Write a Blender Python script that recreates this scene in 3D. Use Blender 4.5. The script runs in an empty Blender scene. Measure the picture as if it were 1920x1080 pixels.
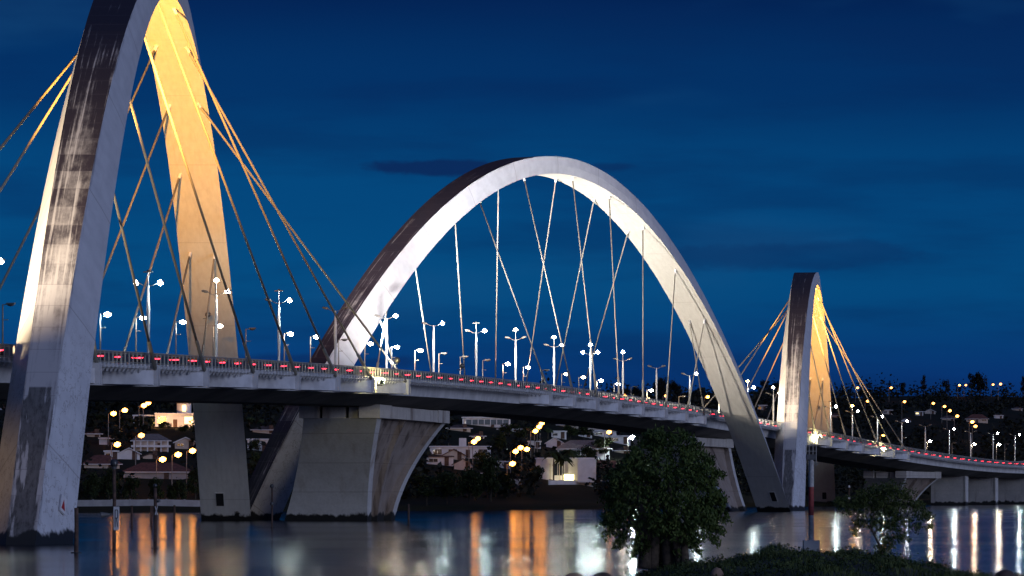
import bpy, bmesh, math, random
from math import sin, cos, pi, sqrt, radians
from mathutils import Vector, Matrix
random.seed(7)
sc = bpy.context.scene
col = sc.collection

# ------------------------------------------------------------------ camera model
FPX, YH, HC = 6539.67, 918.58, 4.433          # focal length and horizon in 1920x1080 pixels, eye height above the lake
def ray_at(px, py, Y):                          # point seen at a pixel of the photo at depth Y
    return Vector(((px-960)*Y/FPX, Y, HC-(py-YH)*Y/FPX))
def pix(X, Y, Z): return 960+FPX*X/Y, YH-FPX*(Z-HC)/Y
def lerp(a, b, t): return a+(b-a)*t
def interp(x, pts):
    if x <= pts[0][0]: return pts[0][1]
    for (a, b), (c, d) in zip(pts, pts[1:]):
        if x <= c: return b+(d-b)*(x-a)/(c-a)
    return pts[-1][1]

# ------------------------------------------------------------------ node helpers
class NT:
    def __init__(s, tree): s.t = tree; s.t.nodes.clear()
    def n(s, typ, **kw):
        x = s.t.nodes.new(typ)
        for k, v in kw.items(): setattr(x, k, v)
        return x
    def l(s, a, b): s.t.links.new(a, b)
    def val(s, sock, v):
        if hasattr(v, 'is_output'): s.l(v, sock)
        else: sock.default_value = v
    def math(s, op, a, b=0.0, c=None, clamp=False):
        x = s.n('ShaderNodeMath', operation=op, use_clamp=clamp)
        s.val(x.inputs[0], a); s.val(x.inputs[1], b)
        if c is not None: s.val(x.inputs[2], c)
        return x.outputs[0]
    def mix(s, f, a, b, blend='MIX'):
        x = s.n('ShaderNodeMix', data_type='RGBA', blend_type=blend)
        s.val(x.inputs[0], f)
        s.val(x.inputs[6], a if hasattr(a, 'is_output') else (*a, 1)[:4])
        s.val(x.inputs[7], b if hasattr(b, 'is_output') else (*b, 1)[:4])
        return x.outputs[2]
    def mapr(s, v, a, b, c=0.0, d=1.0, smooth=True):
        x = s.n('ShaderNodeMapRange', interpolation_type='SMOOTHSTEP' if smooth else 'LINEAR')
        s.val(x.inputs[0], v)
        for i, q in enumerate((a, b, c, d)): x.inputs[i+1].default_value = q
        return x.outputs[0]
    def noise(s, vec, scale, detail=4, rough=.55, sx=1, sy=1, sz=1, loc=(0, 0, 0)):
        m = s.n('ShaderNodeMapping'); m.inputs['Scale'].default_value = (sx, sy, sz); m.inputs['Location'].default_value = loc
        s.l(vec, m.inputs[0])
        x = s.n('ShaderNodeTexNoise'); x.inputs['Scale'].default_value = scale
        x.inputs['Detail'].default_value = detail; x.inputs['Roughness'].default_value = rough
        s.l(m.outputs[0], x.inputs['Vector'])
        return x.outputs[0]
def new_mat(name):
    m = bpy.data.materials.new(name); m.use_nodes = True
    nt = NT(m.node_tree)
    out = nt.n('ShaderNodeOutputMaterial')
    b = nt.n('ShaderNodeBsdfPrincipled'); nt.l(b.outputs[0], out.inputs[0])
    return m, nt, b
def simple(name, c, rough=.6, metal=0, var=.25, scale=2.0, bump=0, coord='Object'):
    m, nt, b = new_mat(name)
    tc = nt.n('ShaderNodeTexCoord')
    f = nt.noise(tc.outputs[coord], scale)
    k = nt.mapr(f, .3, .7)
    nt.l(nt.mix(k, tuple(x*(1-var) for x in c), tuple(min(1, x*(1+var)) for x in c)), b.inputs['Base Color'])
    b.inputs['Roughness'].default_value = rough; b.inputs['Metallic'].default_value = metal
    if bump:
        bp = nt.n('ShaderNodeBump'); bp.inputs['Strength'].default_value = bump; nt.l(f, bp.inputs['Height']); nt.l(bp.outputs[0], b.inputs['Normal'])
    return m
def emit(name, c, s):
    m, nt, b = new_mat(name)
    b.inputs['Base Color'].default_value = (*c, 1)
    b.inputs['Emission Color'].default_value = (*c, 1); b.inputs['Emission Strength'].default_value = s
    return m

# ------------------------------------------------------------------ mesh helpers
class MB:
    def __init__(s): s.v = []; s.f = []; s.m = []; s.uv = []
    def quad(s, a, b, c, d, mi=0, uv=None):
        n = len(s.v); s.v += [tuple(a), tuple(b), tuple(c), tuple(d)]; s.f.append((n, n+1, n+2, n+3)); s.m.append(mi); s.uv += uv or [(0, 0)]*4
    def tri(s, a, b, c, mi=0):
        n = len(s.v); s.v += [tuple(a), tuple(b), tuple(c)]; s.f.append((n, n+1, n+2)); s.m.append(mi); s.uv += [(0, 0)]*3
    def poly(s, pts, mi=0):
        n = len(s.v); s.v += [tuple(p) for p in pts]; s.f.append(tuple(range(n, n+len(pts)))); s.m.append(mi); s.uv += [(0, 0)]*len(pts)
    def hexa(s, p, mi=0):                       # 8 corners: bottom 0-3 ccw, top 4-7
        for q in ((3, 2, 1, 0), (4, 5, 6, 7), (0, 1, 5, 4), (1, 2, 6, 5), (2, 3, 7, 6), (3, 0, 4, 7)):
            s.quad(*(p[i] for i in q), mi)
    def box(s, x0, x1, y0, y1, z0, z1, mi=0, M=None):
        p = [Vector(q) for q in ((x0, y0, z0), (x1, y0, z0), (x1, y1, z0), (x0, y1, z0), (x0, y0, z1), (x1, y0, z1), (x1, y1, z1), (x0, y1, z1))]
        if M is not None: p = [M @ q for q in p]
        s.hexa(p, mi)
    def prism(s, prof, x0, x1, mi=0, M=None):   # profile of (y, z) swept along x
        a = [Vector((x0, y, z)) for y, z in prof]; b = [Vector((x1, y, z)) for y, z in prof]
        if M is not None: a = [M @ q for q in a]; b = [M @ q for q in b]
        n = len(prof)
        s.poly(a[::-1], mi); s.poly(b, mi)
        for i in range(n): s.quad(a[i], a[(i+1) % n], b[(i+1) % n], b[i], mi)
    def tube(s, pts, radii, seg=8, mi=0, cap=True):
        pts = [Vector(p) for p in pts]
        if not hasattr(radii, '__len__'): radii = [radii]*len(pts)
        rings = []
        for i, p in enumerate(pts):
            d = (pts[min(i+1, len(pts)-1)]-pts[max(i-1, 0)]).normalized()
            a = d.cross(Vector((0, 0, 1)) if abs(d.z) < .95 else Vector((1, 0, 0))).normalized(); b = d.cross(a)
            rings.append([p+(a*cos(2*pi*k/seg)+b*sin(2*pi*k/seg))*radii[i] for k in range(seg)])
        base = len(s.v)
        for r in rings: s.v += [tuple(q) for q in r]
        for i in range(len(rings)-1):
            for k in range(seg):
                k2 = (k+1) % seg
                s.f.append((base+i*seg+k, base+i*seg+k2, base+(i+1)*seg+k2, base+(i+1)*seg+k)); s.m.append(mi); s.uv += [(0, 0)]*4
        if cap:
            s.f.append(tuple(base+k for k in range(seg))[::-1]); s.m.append(mi); s.uv += [(0, 0)]*seg
            s.f.append(tuple(base+(len(rings)-1)*seg+k for k in range(seg))); s.m.append(mi); s.uv += [(0, 0)]*seg
    def ball(s, c, r, sub=1, mi=0, jit=0):
        bm = bmesh.new(); bmesh.ops.create_icosphere(bm, subdivisions=sub, radius=1)
        r = r if hasattr(r, '__len__') else (r, r, r)
        n = len(s.v)
        for v in bm.verts:
            k = 1+random.uniform(-jit, jit)
            s.v.append((c[0]+v.co.x*r[0]*k, c[1]+v.co.y*r[1]*k, c[2]+v.co.z*r[2]*k))
        for f in bm.faces: s.f.append(tuple(n+v.index for v in f.verts)); s.m.append(mi); s.uv += [(0, 0)]*3
        bm.free()
    def mesh(s, name, mats, smooth=False, weld=False):
        me = bpy.data.meshes.new(name); me.from_pydata(s.v, [], s.f)
        for m in (mats if isinstance(mats, (list, tuple)) else [mats]): me.materials.append(m)
        me.polygons.foreach_set('material_index', s.m)
        u = me.uv_layers.new(name='UVMap'); u.data.foreach_set('uv', [c for p in s.uv for c in p])
        if weld:
            bm = bmesh.new(); bm.from_mesh(me); bmesh.ops.remove_doubles(bm, verts=bm.verts, dist=1e-4)
            bmesh.ops.recalc_face_normals(bm, faces=bm.faces); bm.to_mesh(me); bm.free()
        if smooth: me.polygons.foreach_set('use_smooth', [True]*len(me.polygons))
        me.update(); return me
    def build(s, name, mats, parent=None, smooth=False, weld=False, loc=None):
        return link(name, s.mesh(name, mats, smooth, weld), parent, loc)
def link(name, me, parent=None, loc=None):
    o = bpy.data.objects.new(name, me); col.objects.link(o)
    if parent: o.parent = parent
    if loc is not None: o.location = loc
    return o
def tag(o, label=None, cat=None, group=None, kind=None):
    for k, v in (('label', label), ('category', cat), ('group', group), ('kind', kind)):
        if v: o[k] = v
    return o
def thing(name, label, cat, loc=(0, 0, 0), rz=0, group=None):
    o = bpy.data.objects.new(name, None); col.objects.link(o); o.location = loc; o.rotation_euler = (0, 0, rz); o.empty_display_size = .2
    return tag(o, label, cat, group)
def kids(o): return [c for c in bpy.data.objects if c.parent == o]
def copy_tree(o, tree, loc, rz, label, group=None):
    """tree: list of (object, [its children]) gathered once for the prototype"""
    r = o.copy(); col.objects.link(r); r.location = loc; r.rotation_euler = (0, 0, rz); r['label'] = label
    if group: r['group'] = group
    made = []
    for c, subs in tree:
        d = c.copy(); col.objects.link(d); d.parent = r; ss = []
        for g in subs:
            h = g.copy(); col.objects.link(h); h.parent = d; ss.append(h)
        made.append((d, ss))
    return r, made
def gather(o): return [(c, kids(c)) for c in kids(o)]

# ------------------------------------------------------------------ materials
def uvnode(nt): return nt.n('ShaderNodeUVMap', uv_map='UVMap').outputs[0]
def band_stain(nt, colr):                        # dark algae line where the lake has wetted the concrete
    g = nt.n('ShaderNodeNewGeometry'); sp = nt.n('ShaderNodeSeparateXYZ'); nt.l(g.outputs['Position'], sp.inputs[0])
    nz = nt.noise(g.outputs['Position'], .8, sz=.3)
    z = nt.math('ADD', sp.outputs[2], nt.math('MULTIPLY', nt.math('SUBTRACT', nz, .5), 2.2))
    return nt.mix(nt.mapr(z, .75, 1.15), (.012, .012, .012), colr)

def m_extrados():
    m, nt, b = new_mat('arch_top_stained')
    uv = uvnode(nt); sp = nt.n('ShaderNodeSeparateXYZ'); nt.l(uv, sp.inputs[0]); U, V = sp.outputs[0], sp.outputs[1]
    g = nt.n('ShaderNodeNewGeometry'); s3 = nt.n('ShaderNodeSeparateXYZ'); nt.l(g.outputs['Position'], s3.inputs[0]); Z = s3.outputs[2]
    streak = nt.noise(uv, 1.0, 7, .62, sx=.045, sy=2.4)
    fine = nt.noise(uv, 1.0, 5, .7, sx=.9, sy=3.0)
    blot = nt.noise(uv, 1.0, 4, .6, sx=.25, sy=.35)
    panel = nt.n('ShaderNodeTexWhiteNoise', noise_dimensions='1D'); nt.l(nt.math('FLOOR', nt.math('DIVIDE', U, 2.9)), panel.inputs['W'])
    # clean grey below, ever darker dirt toward the crown; the middle strip is rinsed by running water
    mid = nt.math('ABSOLUTE', V)
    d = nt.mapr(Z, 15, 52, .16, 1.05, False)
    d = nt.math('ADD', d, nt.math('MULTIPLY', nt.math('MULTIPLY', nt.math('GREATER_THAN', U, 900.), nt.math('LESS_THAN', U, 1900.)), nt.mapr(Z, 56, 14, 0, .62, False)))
    d = nt.math('ADD', d, nt.math('MULTIPLY', nt.math('SUBTRACT', panel.outputs['Value'], .5), .20))
    d = nt.math('ADD', d, nt.math('MULTIPLY', nt.math('SUBTRACT', blot, .5), .9))
    d = nt.math('ADD', d, nt.math('MULTIPLY', nt.mapr(mid, .2, 1.5), .2))
    d = nt.math('SUBTRACT', d, nt.math('MULTIPLY', nt.mapr(streak, .48, .72), .75))
    d = nt.math('ADD', d, nt.math('MULTIPLY', nt.math('SUBTRACT', fine, .5), .5))
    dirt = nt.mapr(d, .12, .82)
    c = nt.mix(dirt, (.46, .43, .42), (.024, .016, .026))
    # old black runs on the concrete foot
    low = nt.math('MULTIPLY', nt.mapr(Z, 13.2, 13.0, 0, 1), nt.mapr(nt.math('ADD', nt.noise(uv, 1, 5, .6, sx=.12, sy=1.1, loc=(3, 0, 0)), nt.math('MULTIPLY', mid, -.17)), .30, .37))
    c = nt.mix(nt.math('MULTIPLY', low, nt.mapr(fine, .25, .6, .98, .72)), c, (.02, .018, .017))
    seam = nt.math('LESS_THAN', nt.math('FRACT', nt.math('DIVIDE', U, 2.9)), .03)
    c = nt.mix(nt.math('MULTIPLY', seam, .35), c, (.12, .10, .11))
    nt.l(band_stain(nt, c), b.inputs['Base Color']); b.inputs['Roughness'].default_value = .75
    return m
def m_side():
    m, nt, b = new_mat('arch_side_paint')
    uv = uvnode(nt); sp = nt.n('ShaderNodeSeparateXYZ'); nt.l(uv, sp.inputs[0])
    g = nt.n('ShaderNodeNewGeometry'); s3 = nt.n('ShaderNodeSeparateXYZ'); nt.l(g.outputs['Position'], s3.inputs[0])
    n1 = nt.noise(uv, 1, 5, .6, sx=.5, sy=.5); n2 = nt.noise(uv, 1, 6, .7, sx=.15, sy=2.2)
    c = nt.mix(nt.mapr(n1, .3, .75), (.60, .60, .62), (.50, .50, .52))
    edge = nt.math('MULTIPLY', nt.mapr(sp.outputs[1], .35, 0), nt.mapr(n2, .45, .62))
    c = nt.mix(nt.math('MULTIPLY', edge, .75), c, (.09, .08, .085))
    crack = nt.noise(uv, 1, 6, .65, sx=.35, sy=.9, loc=(9, 4, 0))
    ck = nt.math('LESS_THAN', nt.math('ABSOLUTE', nt.math('SUBTRACT', crack, .5)), .006)
    c = nt.mix(nt.math('MULTIPLY', nt.math('MULTIPLY', ck, nt.mapr(s3.outputs[2], 22, 12)), .7), c, (.14, .10, .08))
    grime = nt.math('MULTIPLY', nt.mapr(n2, .55, .75), nt.mapr(s3.outputs[2], 26, 8, .12, .5))
    c = nt.mix(grime, c, (.25, .21, .19))
    seam = nt.math('LESS_THAN', nt.math('FRACT', nt.math('DIVIDE', sp.outputs[0], 17.4)), .009)
    c = nt.mix(nt.math('MULTIPLY', seam, .5), c, (.2, .17, .16))
    nt.l(band_stain(nt, c), b.inputs['Base Color']); b.inputs['Roughness'].default_value = .55
    return m
def m_soffit():
    m, nt, b = new_mat('arch_soffit_paint')
    uv = uvnode(nt); sp = nt.n('ShaderNodeSeparateXYZ'); nt.l(uv, sp.inputs[0])
    n1 = nt.noise(uv, 1, 6, .65, sx=.5, sy=1.5); n2 = nt.noise(uv, 1, 6, .7, sx=.10, sy=1.6, loc=(5, 5, 0))
    c = nt.mix(nt.mapr(n1, .3, .75), (.62, .60, .57), (.53, .51, .48))
    c = nt.mix(nt.mapr(n2, .52, .8, 0, .35), c, (.30, .26, .22))
    for per, w, k in ((2.9, .012, .13), (17.4, .005, .45)):
        seam = nt.math('LESS_THAN', nt.math('FRACT', nt.math('DIVIDE', sp.outputs[0], per)), w)
        c = nt.mix(nt.math('MULTIPLY', seam, k), c, (.2, .17, .15))
    nt.l(band_stain(nt, c), b.inputs['Base Color']); b.inputs['Roughness'].default_value = .6
    return m
def m_concrete(name, c1, c2, rust, amount):
    m, nt, b = new_mat(name)
    g = nt.n('ShaderNodeNewGeometry'); P = g.outputs['Position']
    n1 = nt.noise(P, .35, 6, .6); n2 = nt.noise(P, 1, 6, .65, sx=.55, sy=.25, sz=.05); n3 = nt.noise(P, 3.0, 4)
    c = nt.mix(nt.mapr(n1, .3, .7), c1, c2)
    c = nt.mix(nt.math('MULTIPLY', nt.mapr(n2, .52, .7), amount), c, rust)
    c = nt.mix(nt.mapr(n3, .35, .75, 0, .15), c, (.1, .09, .08))
    s3 = nt.n('ShaderNodeSeparateXYZ'); nt.l(P, s3.inputs[0])
    seam = nt.math('LESS_THAN', nt.math('FRACT', nt.math('DIVIDE', s3.outputs[2], 4.1)), .02)
    c = nt.mix(nt.math('MULTIPLY', seam, .4), c, (.1, .07, .05))
    nt.l(band_stain(nt, c), b.inputs['Base Color']); b.inputs['Roughness'].default_value = .8
    return m
M = {}
M['ext'] = m_extrados(); M['side'] = m_side(); M['soffit'] = m_soffit()
M['pier'] = m_concrete('pier_concrete', (.62, .61, .60), (.55, .54, .53), (.26, .18, .12), .3)
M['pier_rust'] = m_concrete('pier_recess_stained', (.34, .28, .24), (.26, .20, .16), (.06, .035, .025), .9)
M['pier_rib'] = m_concrete('pier_rib_white', (.58, .57, .56), (.50, .48, .47), (.28, .17, .10), .5)
M['cap'] = m_concrete('pier_cap_concrete', (.56, .52, .48), (.48, .44, .40), (.12, .07, .05), .7)
M['wall_old'] = m_concrete('approach_wall_concrete', (.5, .47, .46), (.4, .38, .38), (.12, .10, .09), .5)
M['steel'] = simple('cable_steel', (.17, .16, .14), .6, 0, var=.02)
M['sock'] = simple('cable_socket_steel', (.12, .12, .12), .5, .5)
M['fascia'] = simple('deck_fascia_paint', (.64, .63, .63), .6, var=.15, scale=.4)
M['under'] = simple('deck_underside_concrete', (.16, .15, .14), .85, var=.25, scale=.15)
M['asphalt'] = simple('asphalt', (.05, .05, .052), .85, var=.2, scale=.6)
M['rail'] = simple('railing_painted_steel', (.36, .34, .31), .5, .1, var=.1)
M['outrigger'] = simple('outrigger_painted_steel', (.58, .57, .58), .55, var=.15, scale=.5)
M['pole'] = simple('lamp_pole_paint', (.5, .5, .49), .45, var=.08)
M['pole_dark'] = simple('lamp_pole_dark', (.20, .18, .16), .5, var=.1)
M['lampgrey'] = simple('lamp_housing', (.11, .105, .10), .5, var=.1)
M['lens_off'] = simple('lamp_lens_unlit', (.05, .05, .05), .2, var=.05)
M['bulb_w'] = emit('bulb_cool_white', (.82, 1.0, .97), 720)
M['bulb_w2'] = emit('bulb_cool_white_dim', (.90, 1.0, .95), 150)
M['bulb_y'] = emit('bulb_warm_white', (1.0, .80, .55), 50)
M['bulb_y2'] = emit('bulb_warm_white_bright', (1.0, .80, .58), 520)
M['bulb_o'] = emit('bulb_sodium', (1.0, .35, .048), 24)
M['bulb_o2'] = emit('bulb_sodium_dim', (1.0, .36, .07), 11)
M['bulb_o3'] = emit('bulb_sodium_bright', (1.0, .42, .06), 160)
M['flood'] = emit('flood_lens', (1.0, .86, .36), 600)
M['white'] = simple('house_white_render', (.64, .63, .64), .8, var=.1, scale=.5)
M['cream'] = simple('house_cream_render', (.50, .44, .38), .8, var=.12, scale=.5)
M['grey'] = simple('house_grey_render', (.28, .27, .28), .8, var=.12, scale=.5)
M['tile'] = simple('roof_tile_red', (.11, .045, .035), .85, var=.3, scale=1.5)
M['tile_d'] = simple('roof_tile_dark', (.07, .05, .05), .85, var=.3, scale=1.5)
M['tile_g'] = simple('roof_tile_grey', (.15, .13, .13), .85, var=.2, scale=1.5)
M['glass'] = simple('window_glass_dark', (.02, .025, .03), .08, var=.1)
M['glass_b'] = simple('window_glass_pale', (.10, .13, .15), .6, var=.2)
M['lit_y'] = emit('window_lit', (1.0, .78, .32), 2.6)
M['lit_g'] = emit('window_lit_pale', (1.0, .92, .45), 3.2)
M['wood'] = simple('weathered_post_wood', (.09, .05, .035), .85, var=.4, scale=3, bump=.3)
M['signw'] = simple('sign_white', (.62, .60, .60), .5, var=.06)
M['signk'] = simple('sign_black', (.015, .015, .017), .6, var=.05)
M['signr'] = simple('sign_red', (.38, .02, .02), .5, var=.1)
M['rock'] = simple('boulder_sandstone', (.30, .19, .13), .9, var=.35, scale=3, bump=.5)
M['rock_d'] = simple('boulder_dark', (.06, .04, .035), .9, var=.35, scale=3, bump=.5)
M['bark'] = simple('bark', (.10, .075, .055), .9, var=.4, scale=6, bump=.4)
M['bark_far'] = simple('bark_far', (.05, .04, .03), .9, var=.3)
M['car'] = simple('car_paint_dark', (.03, .03, .035), .3, .3, var=.1)
M['tail'] = emit('tail_light', (1.0, .03, .06), 9)
M['rust_red'] = simple('mast_paint_red', (.34, .05, .04), .6, var=.3, scale=8)
M['mast_white'] = simple('mast_paint_white', (.40, .39, .38), .6, var=.3, scale=8)
def m_leaf(name, c1, c2, trans=.25):
    m, nt, b = new_mat(name)
    g = nt.n('ShaderNodeNewGeometry')
    f = nt.math('ADD', nt.math('MULTIPLY', nt.noise(g.outputs['Position'], .9, 3), .6), nt.math('MULTIPLY', g.outputs['Random Per Island'], .5))
    nt.l(nt.mix(nt.mapr(f, .3, .8), c1, c2), b.inputs['Base Color'])
    b.inputs['Roughness'].default_value = .55
    b.inputs['Specular IOR Level'].default_value = .12
    return m
M['leaf_near'] = m_leaf('leaf_near', (.032, .056, .014), (.09, .122, .032))
M['leaf_bush'] = m_leaf('leaf_bush', (.035, .055, .016), (.10, .12, .035))
M['leaf_far'] = m_leaf('leaf_far', (.014, .022, .009), (.036, .048, .016))
M['leaf_sky'] = m_leaf('leaf_ridge', (.009, .011, .008), (.016, .019, .012))
M['grass'] = m_leaf('grass_blades', (.030, .048, .014), (.085, .105, .035))
M['soil'] = simple('bank_soil', (.05, .05, .028), .95, var=.4, scale=.4)
def m_hill():
    m, nt, b = new_mat('hillside_ground')
    g = nt.n('ShaderNodeNewGeometry')
    n1 = nt.noise(g.outputs['Position'], .02, 6, .6); n2 = nt.noise(g.outputs['Position'], .5, 4)
    c = nt.mix(nt.mapr(n1, .35, .65), (.015, .018, .009), (.032, .024, .014))
    nt.l(nt.mix(nt.mapr(n2, .3, .7, 0, .5), c, (.02, .022, .012)), b.inputs['Base Color']); b.inputs['Roughness'].default_value = .95; b.inputs['Specular IOR Level'].default_value = .1
    return m
M['hill'] = m_hill()
def m_water():
    m, nt, b = new_mat('lake_water')
    g = nt.n('ShaderNodeNewGeometry'); P = g.outputs['Position']
    b.inputs['Base Color'].default_value = (.002, .006, .014, 1); b.inputs['IOR'].default_value = 1.333
    patch = nt.noise(P, 1.0, 4, .55, sx=.012, sy=.030)
    nt.l(nt.mapr(patch, .35, .68, .105, .145), b.inputs['Roughness'])
    w1 = nt.noise(P, 1.0, 3, .6, sx=.10, sy=.55); w2 = nt.noise(P, 1.0, 2, .5, sx=2.2, sy=8.0)
    hgt = nt.math('ADD', nt.math('MULTIPLY', w1, .20), nt.math('MULTIPLY', w2, .045))
    bp = nt.n('ShaderNodeBump'); bp.inputs['Strength'].default_value = .075; bp.inputs['Distance'].default_value = .5
    nt.l(hgt, bp.inputs['Height']); nt.l(bp.outputs[0], b.inputs['Normal'])
    return m
M['water'] = m_water()

# ------------------------------------------------------------------ bridge geometry
CX, CY, TH, KA, LP = -61.1224, 279.9487, .1509196, .000278406, 228.351
def cl(s):
    a = TH+KA*s
    return (Vector((CX+(cos(TH)-cos(a))/KA, CY+(sin(a)-sin(TH))/KA, 0)), Vector((sin(a), cos(a), 0)), Vector((cos(a), -sin(a), 0)))
def zrail(s):
    s = max(-80, min(900, s))
    return 1.668025623853283e-10*s**4-2.203690725973979e-07*s**3+3.844261501899966e-05*s**2+.019868707017588923*s+16.691741784508608
def zd(s):
    return zrail(s)-1.2 if s <= 900 else zrail(900)-1.2
def dp(s, lat, dz=0.0):
    c, t, n = cl(s); p = c+n*lat; p.z = zd(s)+dz; return p
bridge = thing('bridge', 'long curved bridge whose deck passes under three crossing white arches', 'bridge', (0, 0, 0))

FEET = [(-39.64, 283.9), (-41.08, 504.03), (-38.85, 514.09), (54.38, 710.13), (58.61, 742.35), (84.74, 950.81)]
HAS, PWS = (61.056, 61.056, 55.477), (1.973, 1.973, 2.091)
def arch_frame(i):
    a = Vector((*FEET[2*i], 0)); b = Vector((*FEET[2*i+1], 0)); c = (a+b)/2; v = (b-a)/2; L = v.length; t = v/L
    return c, t, Vector((t.y, -t.x, 0)), L
def arch_pt(i, u, lat, dd):                     # dd = offset along the in-plane normal as a share of half the depth
    c, t, n, L = arch_frame(i); au = abs(u); HA, PW = HAS[i], PWS[i]
    if au <= 1: z = HA*(1-au**PW)
    else: z = -HA*PW*(au-1)
    k = max(min(au, 1), 1e-4)
    dz = -HA*PW*k**(PW-1)*(1 if u > 0 else -1)/L
    nr = sqrt(1+dz*dz); d = lerp(2.908, 4.244, min(au, 1))
    return c+t*(u*L-dz/nr*d/2*dd)+n*lat+Vector((0, 0, z+d/2*dd/nr))
def wext(u): return lerp(5.547, 2.39, min(abs(u), 1))
def wint(u): return lerp(5.27, 7.167, min(abs(u), 1))
NU = 110
alab = ['near arch with its underside lit amber', 'wide middle arch with its underside lit white', 'small far arch lit amber underneath']
arches = []
for i in range(3):
    mb = MB(); us = [-1.05+2.1*k/NU for k in range(NU+1)]; arc = 0; prev = None; rows = []
    for u in us:
        we, wi = wext(u)/2, wint(u)/2; wm = (we+wi)/2+.10
        p0 = arch_pt(i, u, 0, 0)
        if prev is not None: arc += (p0-prev).length
        prev = p0
        rows.append((arc, u, [arch_pt(i, u, -we, 1), arch_pt(i, u, we, 1), arch_pt(i, u, wm, -.05), arch_pt(i, u, wi, -1), arch_pt(i, u, -wi, -1), arch_pt(i, u, -wm, -.05)], we, wi))
    for (a0, u0, r0, e0, i0), (a1, u1, r1, e1, i1) in zip(rows, rows[1:]):
        a0 += i*1000.; a1 += i*1000.
        mb.quad(r0[0], r0[1], r1[1], r1[0], 0, [(a0, -e0), (a0, e0), (a1, e1), (a1, -e1)])
        mb.quad(r0[1], r0[2], r1[2], r1[1], 1, [(a0, 0), (a0, 1.8), (a1, 1.8), (a1, 0)])
        mb.quad(r0[2], r0[3], r1[3], r1[2], 1, [(a0, 1.8), (a0, 3.6), (a1, 3.6), (a1, 1.8)])
        mb.quad(r0[3], r0[4], r1[4], r1[3], 2, [(a0, i0), (a0, -i0), (a1, -i1), (a1, i1)])
        mb.quad(r0[4], r0[5], r1[5], r1[4], 1, [(a0, 53.6), (a0, 51.8), (a1, 51.8), (a1, 53.6)])
        mb.quad(r0[5], r0[0], r1[0], r1[5], 1, [(a0, 51.8), (a0, 50), (a1, 50), (a1, 51.8)])
    ar = mb.build('arch', [M['ext'], M['side'], M['soffit']], bridge); tag(ar, alab[i]); arches.append(ar)

# cables: (deck station, arch station)
UA = [-.62, -.62, -.475, -.325, -.165, .04, .195, .34]; UB = [-.34, -.18, .03, .19, .345, .485, .62, .62]
CAB = [([57.4, 78.3, 97.7, 118.6, 138.3, 158.1, 177, 196.4], UA, [49, 68, 89, 107, 126, 146, 165, 182], UB),
       ([290.2, 308.2, 326.2, 344.3, 364, 383.9, 402.5, 419.3], [-.325, -.16, .028, .178, .322, .467, .602, .602], [273, 292, 312, 333, 353, 373, 394, 414], [-.62, -.62, -.49, -.345, -.185, .035, .19, .335]),
       ([514, 531, 548, 566, 584, 603, 620, 637], UA, [506, 524, 543, 560, 578, 597, 616, 632], UB)]
for i, (ns, nu, fs, fu) in enumerate(CAB):
    for side, S_, U_ in ((1, ns, nu), (-1, fs, fu)):
        for k, (s, u) in enumerate(zip(S_, U_)):
            lat = 1.75*side
            if i == 0 and side == 1 and k == 0: lat = -1.75
            if i == 2 and side == 1 and k == 0: lat = -1.75
            if i == 1 and side == 1 and k == 7: lat = -1.4
            if side == -1 and ((i != 1 and k == 7) or (i == 1 and k == 0)): lat = 1.5
            a = arch_pt(i, u, lat, -1.0); b = dp(s, 12.45*side, -.7)
            d = (b-a).normalized()
            mb = MB(); mb.tube([a+d*.3, b], .14 if i == 0 else .11 if i == 1 else .14, 12)
            cb = mb.build('cable', M['steel'], arches[i], smooth=True)
            mb = MB(); mb.tube([b-d*5.2, b-d*5.05, b-d*.2], [.14, .20, .22], 8); mb.build('cable_sleeve', M['steel'], arches[i], smooth=False)
            mb = MB(); mb.tube([a-d*.1, a+d*.75], [.24, .20], 8); mb.build('cable_socket', M['outrigger'], arches[i])
# access doors in the feet
for i, u, lat in ((0, .962, -.7), (1, .962, .9), (2, .962, .6)):
    p = arch_pt(i, u, lat, -1.0); c, t, n, L = arch_frame(i)
    up = (arch_pt(i, u-.02, lat, -1)-arch_pt(i, u+.02, lat, -1)).normalized(); ou = up.cross(n).normalized()
    if ou.dot(-t) < 0: ou = -ou
    mb = MB()
    for w0, w1, h0, h1, pr, mi in ((-.55, .55, -1.25, 1.25, .02, 0), (-.65, -.55, -1.35, 1.35, .06, 1), (.55, .65, -1.35, 1.35, .06, 1), (-.55, .55, 1.25, 1.35, .06, 1)):
        mb.hexa([p+n*x+up*y+ou*z for z in (-.2, pr) for x, y in ((w0, h0), (w1, h0), (w1, h1), (w0, h1))], mi)
    mb.build('access_door', [M['signk'], M['pier']], arches[i])

# deck -------------------------------------------------------------
S0, S1 = -60, 1010
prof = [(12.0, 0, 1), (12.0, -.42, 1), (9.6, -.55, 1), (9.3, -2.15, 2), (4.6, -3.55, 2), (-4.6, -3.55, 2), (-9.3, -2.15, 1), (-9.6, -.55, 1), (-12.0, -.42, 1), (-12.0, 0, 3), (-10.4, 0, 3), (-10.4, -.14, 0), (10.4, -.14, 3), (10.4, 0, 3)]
mb = MB(); ss = [S0+k*3.5 for k in range(int((S1-S0)/3.5)+1)]
rows = [[dp(s, lat, dz) for lat, dz, _ in prof] for s in ss]
for r0, r1 in zip(rows, rows[1:]):
    for k in range(len(prof)):
        k2 = (k+1) % len(prof); mb.quad(r0[k], r1[k], r1[k2], r0[k2], prof[k][2])
mb.poly(rows[0], 2); mb.poly(rows[-1][::-1], 2)
deck = mb.build('deck', [M['asphalt'], M['fascia'], M['under'], M['fascia']], bridge, weld=True)
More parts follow.
